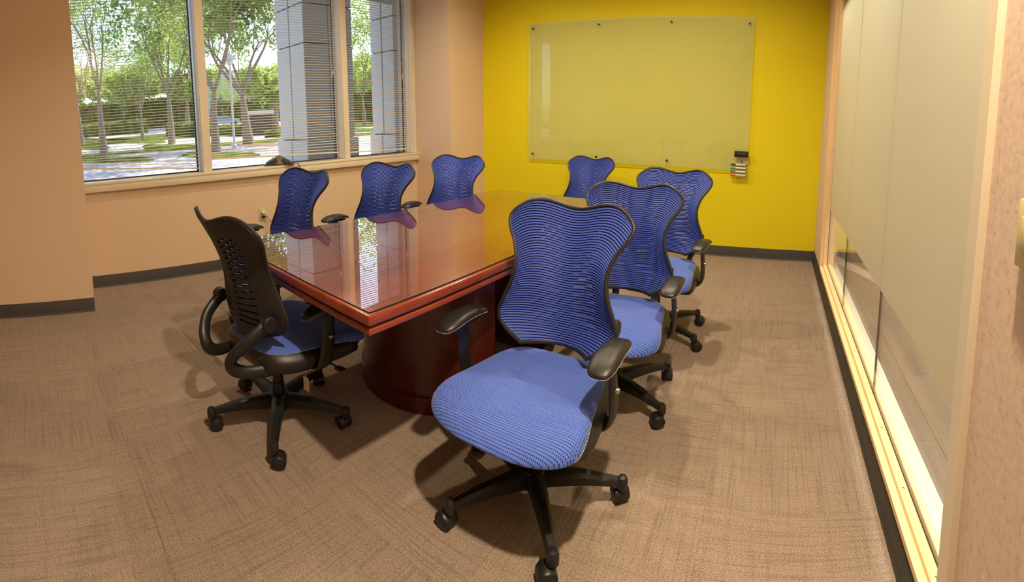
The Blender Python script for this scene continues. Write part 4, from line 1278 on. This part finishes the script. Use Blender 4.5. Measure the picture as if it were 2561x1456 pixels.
# palm
p = at(690, 331)
pt = thing('palm_tree', 'short shaggy palm beside the first stone column', 'palm', p)
b = MB(); b.lathe((0, 0, 0), (0, 0, 1), [(-.2, .38)] + [(.25 * k, .34 + .07 * (k % 2)) for k in range(1, 16)] + [(4.0, .3)], 12)
link('trunk', b.mesh('trunk', M_bark, 50), pt)
for k in range(26):
    rr = random.Random(k); a = 2.4 * k; el = rr.uniform(-.5, 1.1)
    b = MB(); c = Vector((math.cos(a), math.sin(a), 0)); pts = []
    for i in range(7):
        t = i / 6; pts.append(Vector((0, 0, 4.0)) + c * (2.1 * t * math.cos(el * .6)) + Vector((0, 0, 2.0 * t * math.sin(el) - 1.1 * t * t)))
    sd = Vector((-c.y, c.x, 0))
    for i in range(6):
        w = .35 * math.sin(math.pi * (i + .5) / 6)
        for s in (-1, 1):
            b.add([pts[i], pts[i + 1], pts[i + 1] + sd * s * w - Vector((0, 0, .25)), pts[i] + sd * s * w * .9 - Vector((0, 0, .2))], [(0, 1, 2, 3)])
    link('frond', b.mesh('frond', M_palmleaf, 0), pt)

# lamp post with globe
p = at(587, 373)
lp = thing('lamp_post', 'pale slim lamp post with a shaded globe beside the oak', 'lamp post', p)
b = MB(); b.lathe((0, 0, 0), (0, 0, 1), [(-.05, .16), (.25, .15), (.3, .075), (4.9, .055)], 16); link('post', b.mesh('post', M_postpaint), lp)
b = MB(); b.lathe((0, 0, 4.9), (0, 0, 1), [(0, .07), (.08, .16), (.25, .22), (.36, .2)], 18); link('globe', b.mesh('globe', M_whitepl), lp)
b = MB(); b.lathe((0, 0, 5.24), (0, 0, 1), [(0, .42), (.04, .42), (.2, .2), (.32, .05)], 20); link('shade', b.mesh('shade', M_postpaint), lp)

# stone sign
p = at(652, 338)
sg = thing('monument_sign', 'low stone sign with a dark panel in front of the palm', 'sign', p, math.radians(62))
b = MB(); b.rbox(-1.1, 1.1, -.35, .35, -.1, 1.9, .02, 1); link('body', b.mesh('body', M_signdark), sg)
b = MB(); b.rbox(-1.3, 1.3, -.5, .5, 1.9, 2.2, .03, 1); link('cap', b.mesh('cap', M_stone), sg)

# stone columns of the portico: courses of blocks with open joints
def stone_column(x1, y0, dx, dy, label):
    c = thing('stone_column', label, 'column', (x1 - dx / 2, y0 + dy / 2, -.15), group='stone columns outside')
    zz = [0, .95, 3.55, 4.6, 7.1, 9.3]
    b = MB(); b.box(-dx / 2 + .05, dx / 2 - .05, -dy / 2 + .05, dy / 2 - .05, -.1, 9.4); link('core', b.mesh('core', M_signdark, 0), c)
    for i in range(5):
        ex = .07 if i == 0 else 0
        for s in (0, 1):
            for q in (0, 1):
                bx0, bx1 = (-dx / 2 - ex, -.02) if s == 0 else (.02, dx / 2 + ex)
                by0, by1 = (-dy / 2 - ex, -.015) if q == 0 else (.015, dy / 2 + ex)
                b = MB(); b.rbox(bx0, bx1, by0, by1, zz[i] + .015, zz[i + 1] - .015, .01, 1); link('stone_block', b.mesh('stone_block', M_stone), c)
stone_column(-10.74, 7.33, 1.40, 1.68, 'broad pale stone column with a dark inner face, nearer the lamp post')
stone_column(-10.74, 10.66, 1.05, 1.60, 'pale stone column with open joints, beside the far column of the room')
b = MB(); b.box(-14.5, -4.31, -14, 26, 9.3, 10.0)
struct('sun_block_canopy', b, M_offwhite)  # unseen slab over the columns, added to keep sun off the window
b = MB(); b.box(-5.4, 4, YF - .3, 6, CEIL + .15, 10.0)
struct('sun_block_roof', b, M_offwhite)  # unseen solid mass above the ceiling, added to cast shade outside
b = MB(); b.box(-4.75, -4.45, -16, YF - .3, -.2, 10.0); b.box(-4.1, -3.8, 6.0, 28, -.2, 10.0)
struct('facade_light_block', b, M_facade)  # unseen facade beside the room, added to darken the columns' inner faces

# far white office building
ob = thing('office_building', 'far white office building with rows of windows behind the trees', 'building', (-100, 51, gz(-100) - .5), math.radians(62.5))
b = MB(); b.box(-13, 13, 0, 10, 0, 11.5); link('facade', b.mesh('facade', M_offwhite, 0), ob)
b = MB(); b.box(-1.5, 1.5, -.12, .05, -.9, .9); win_me = b.mesh('window', M_darkwin, 0)
for i in range(6):
    for j in range(3): link('window', win_me, ob, (-11 + 4.4 * i, 0, 2 + 3.6 * j))

# parked cars far away
def car(px, py, col, label):
    p = at(px, py); mc = basic('car_paint_%d' % px, col, 0.25, var=0.02)
    t = thing('parked_car', label, 'car', p, math.radians(75), 'cars in the far car park')
    b = MB(); b.rbox(-2.2, 2.2, -.9, .9, .3, .85, .12, 2); link('body', b.mesh('body', mc), t)
    b = MB(); b.add([(-1.5, -.8, .85), (1.2, -.8, .85), (1.2, .8, .85), (-1.5, .8, .85), (-1.0, -.68, 1.45), (.5, -.68, 1.45), (.5, .68, 1.45), (-1.0, .68, 1.45)], [(4, 5, 6, 7), (0, 1, 5, 4), (1, 2, 6, 5), (2, 3, 7, 6), (3, 0, 4, 7)]); link('cabin', b.mesh('cabin', M_darkwin, 0), t)
    for x in (-1.4, 1.4):
        for y in (-.85, .85):
            b = MB(); b.lathe((x, y, .33), (0, 1, 0), [(-.1, .33), (.1, .33)], 16); link('wheel', b.mesh('wheel', M_blackpl), t)
car(290, 311, srgb(230, 232, 236), 'white car parked beyond the long hedge')
car(560, 315, srgb(150, 170, 190), 'grey blue car parked behind the lamp post')
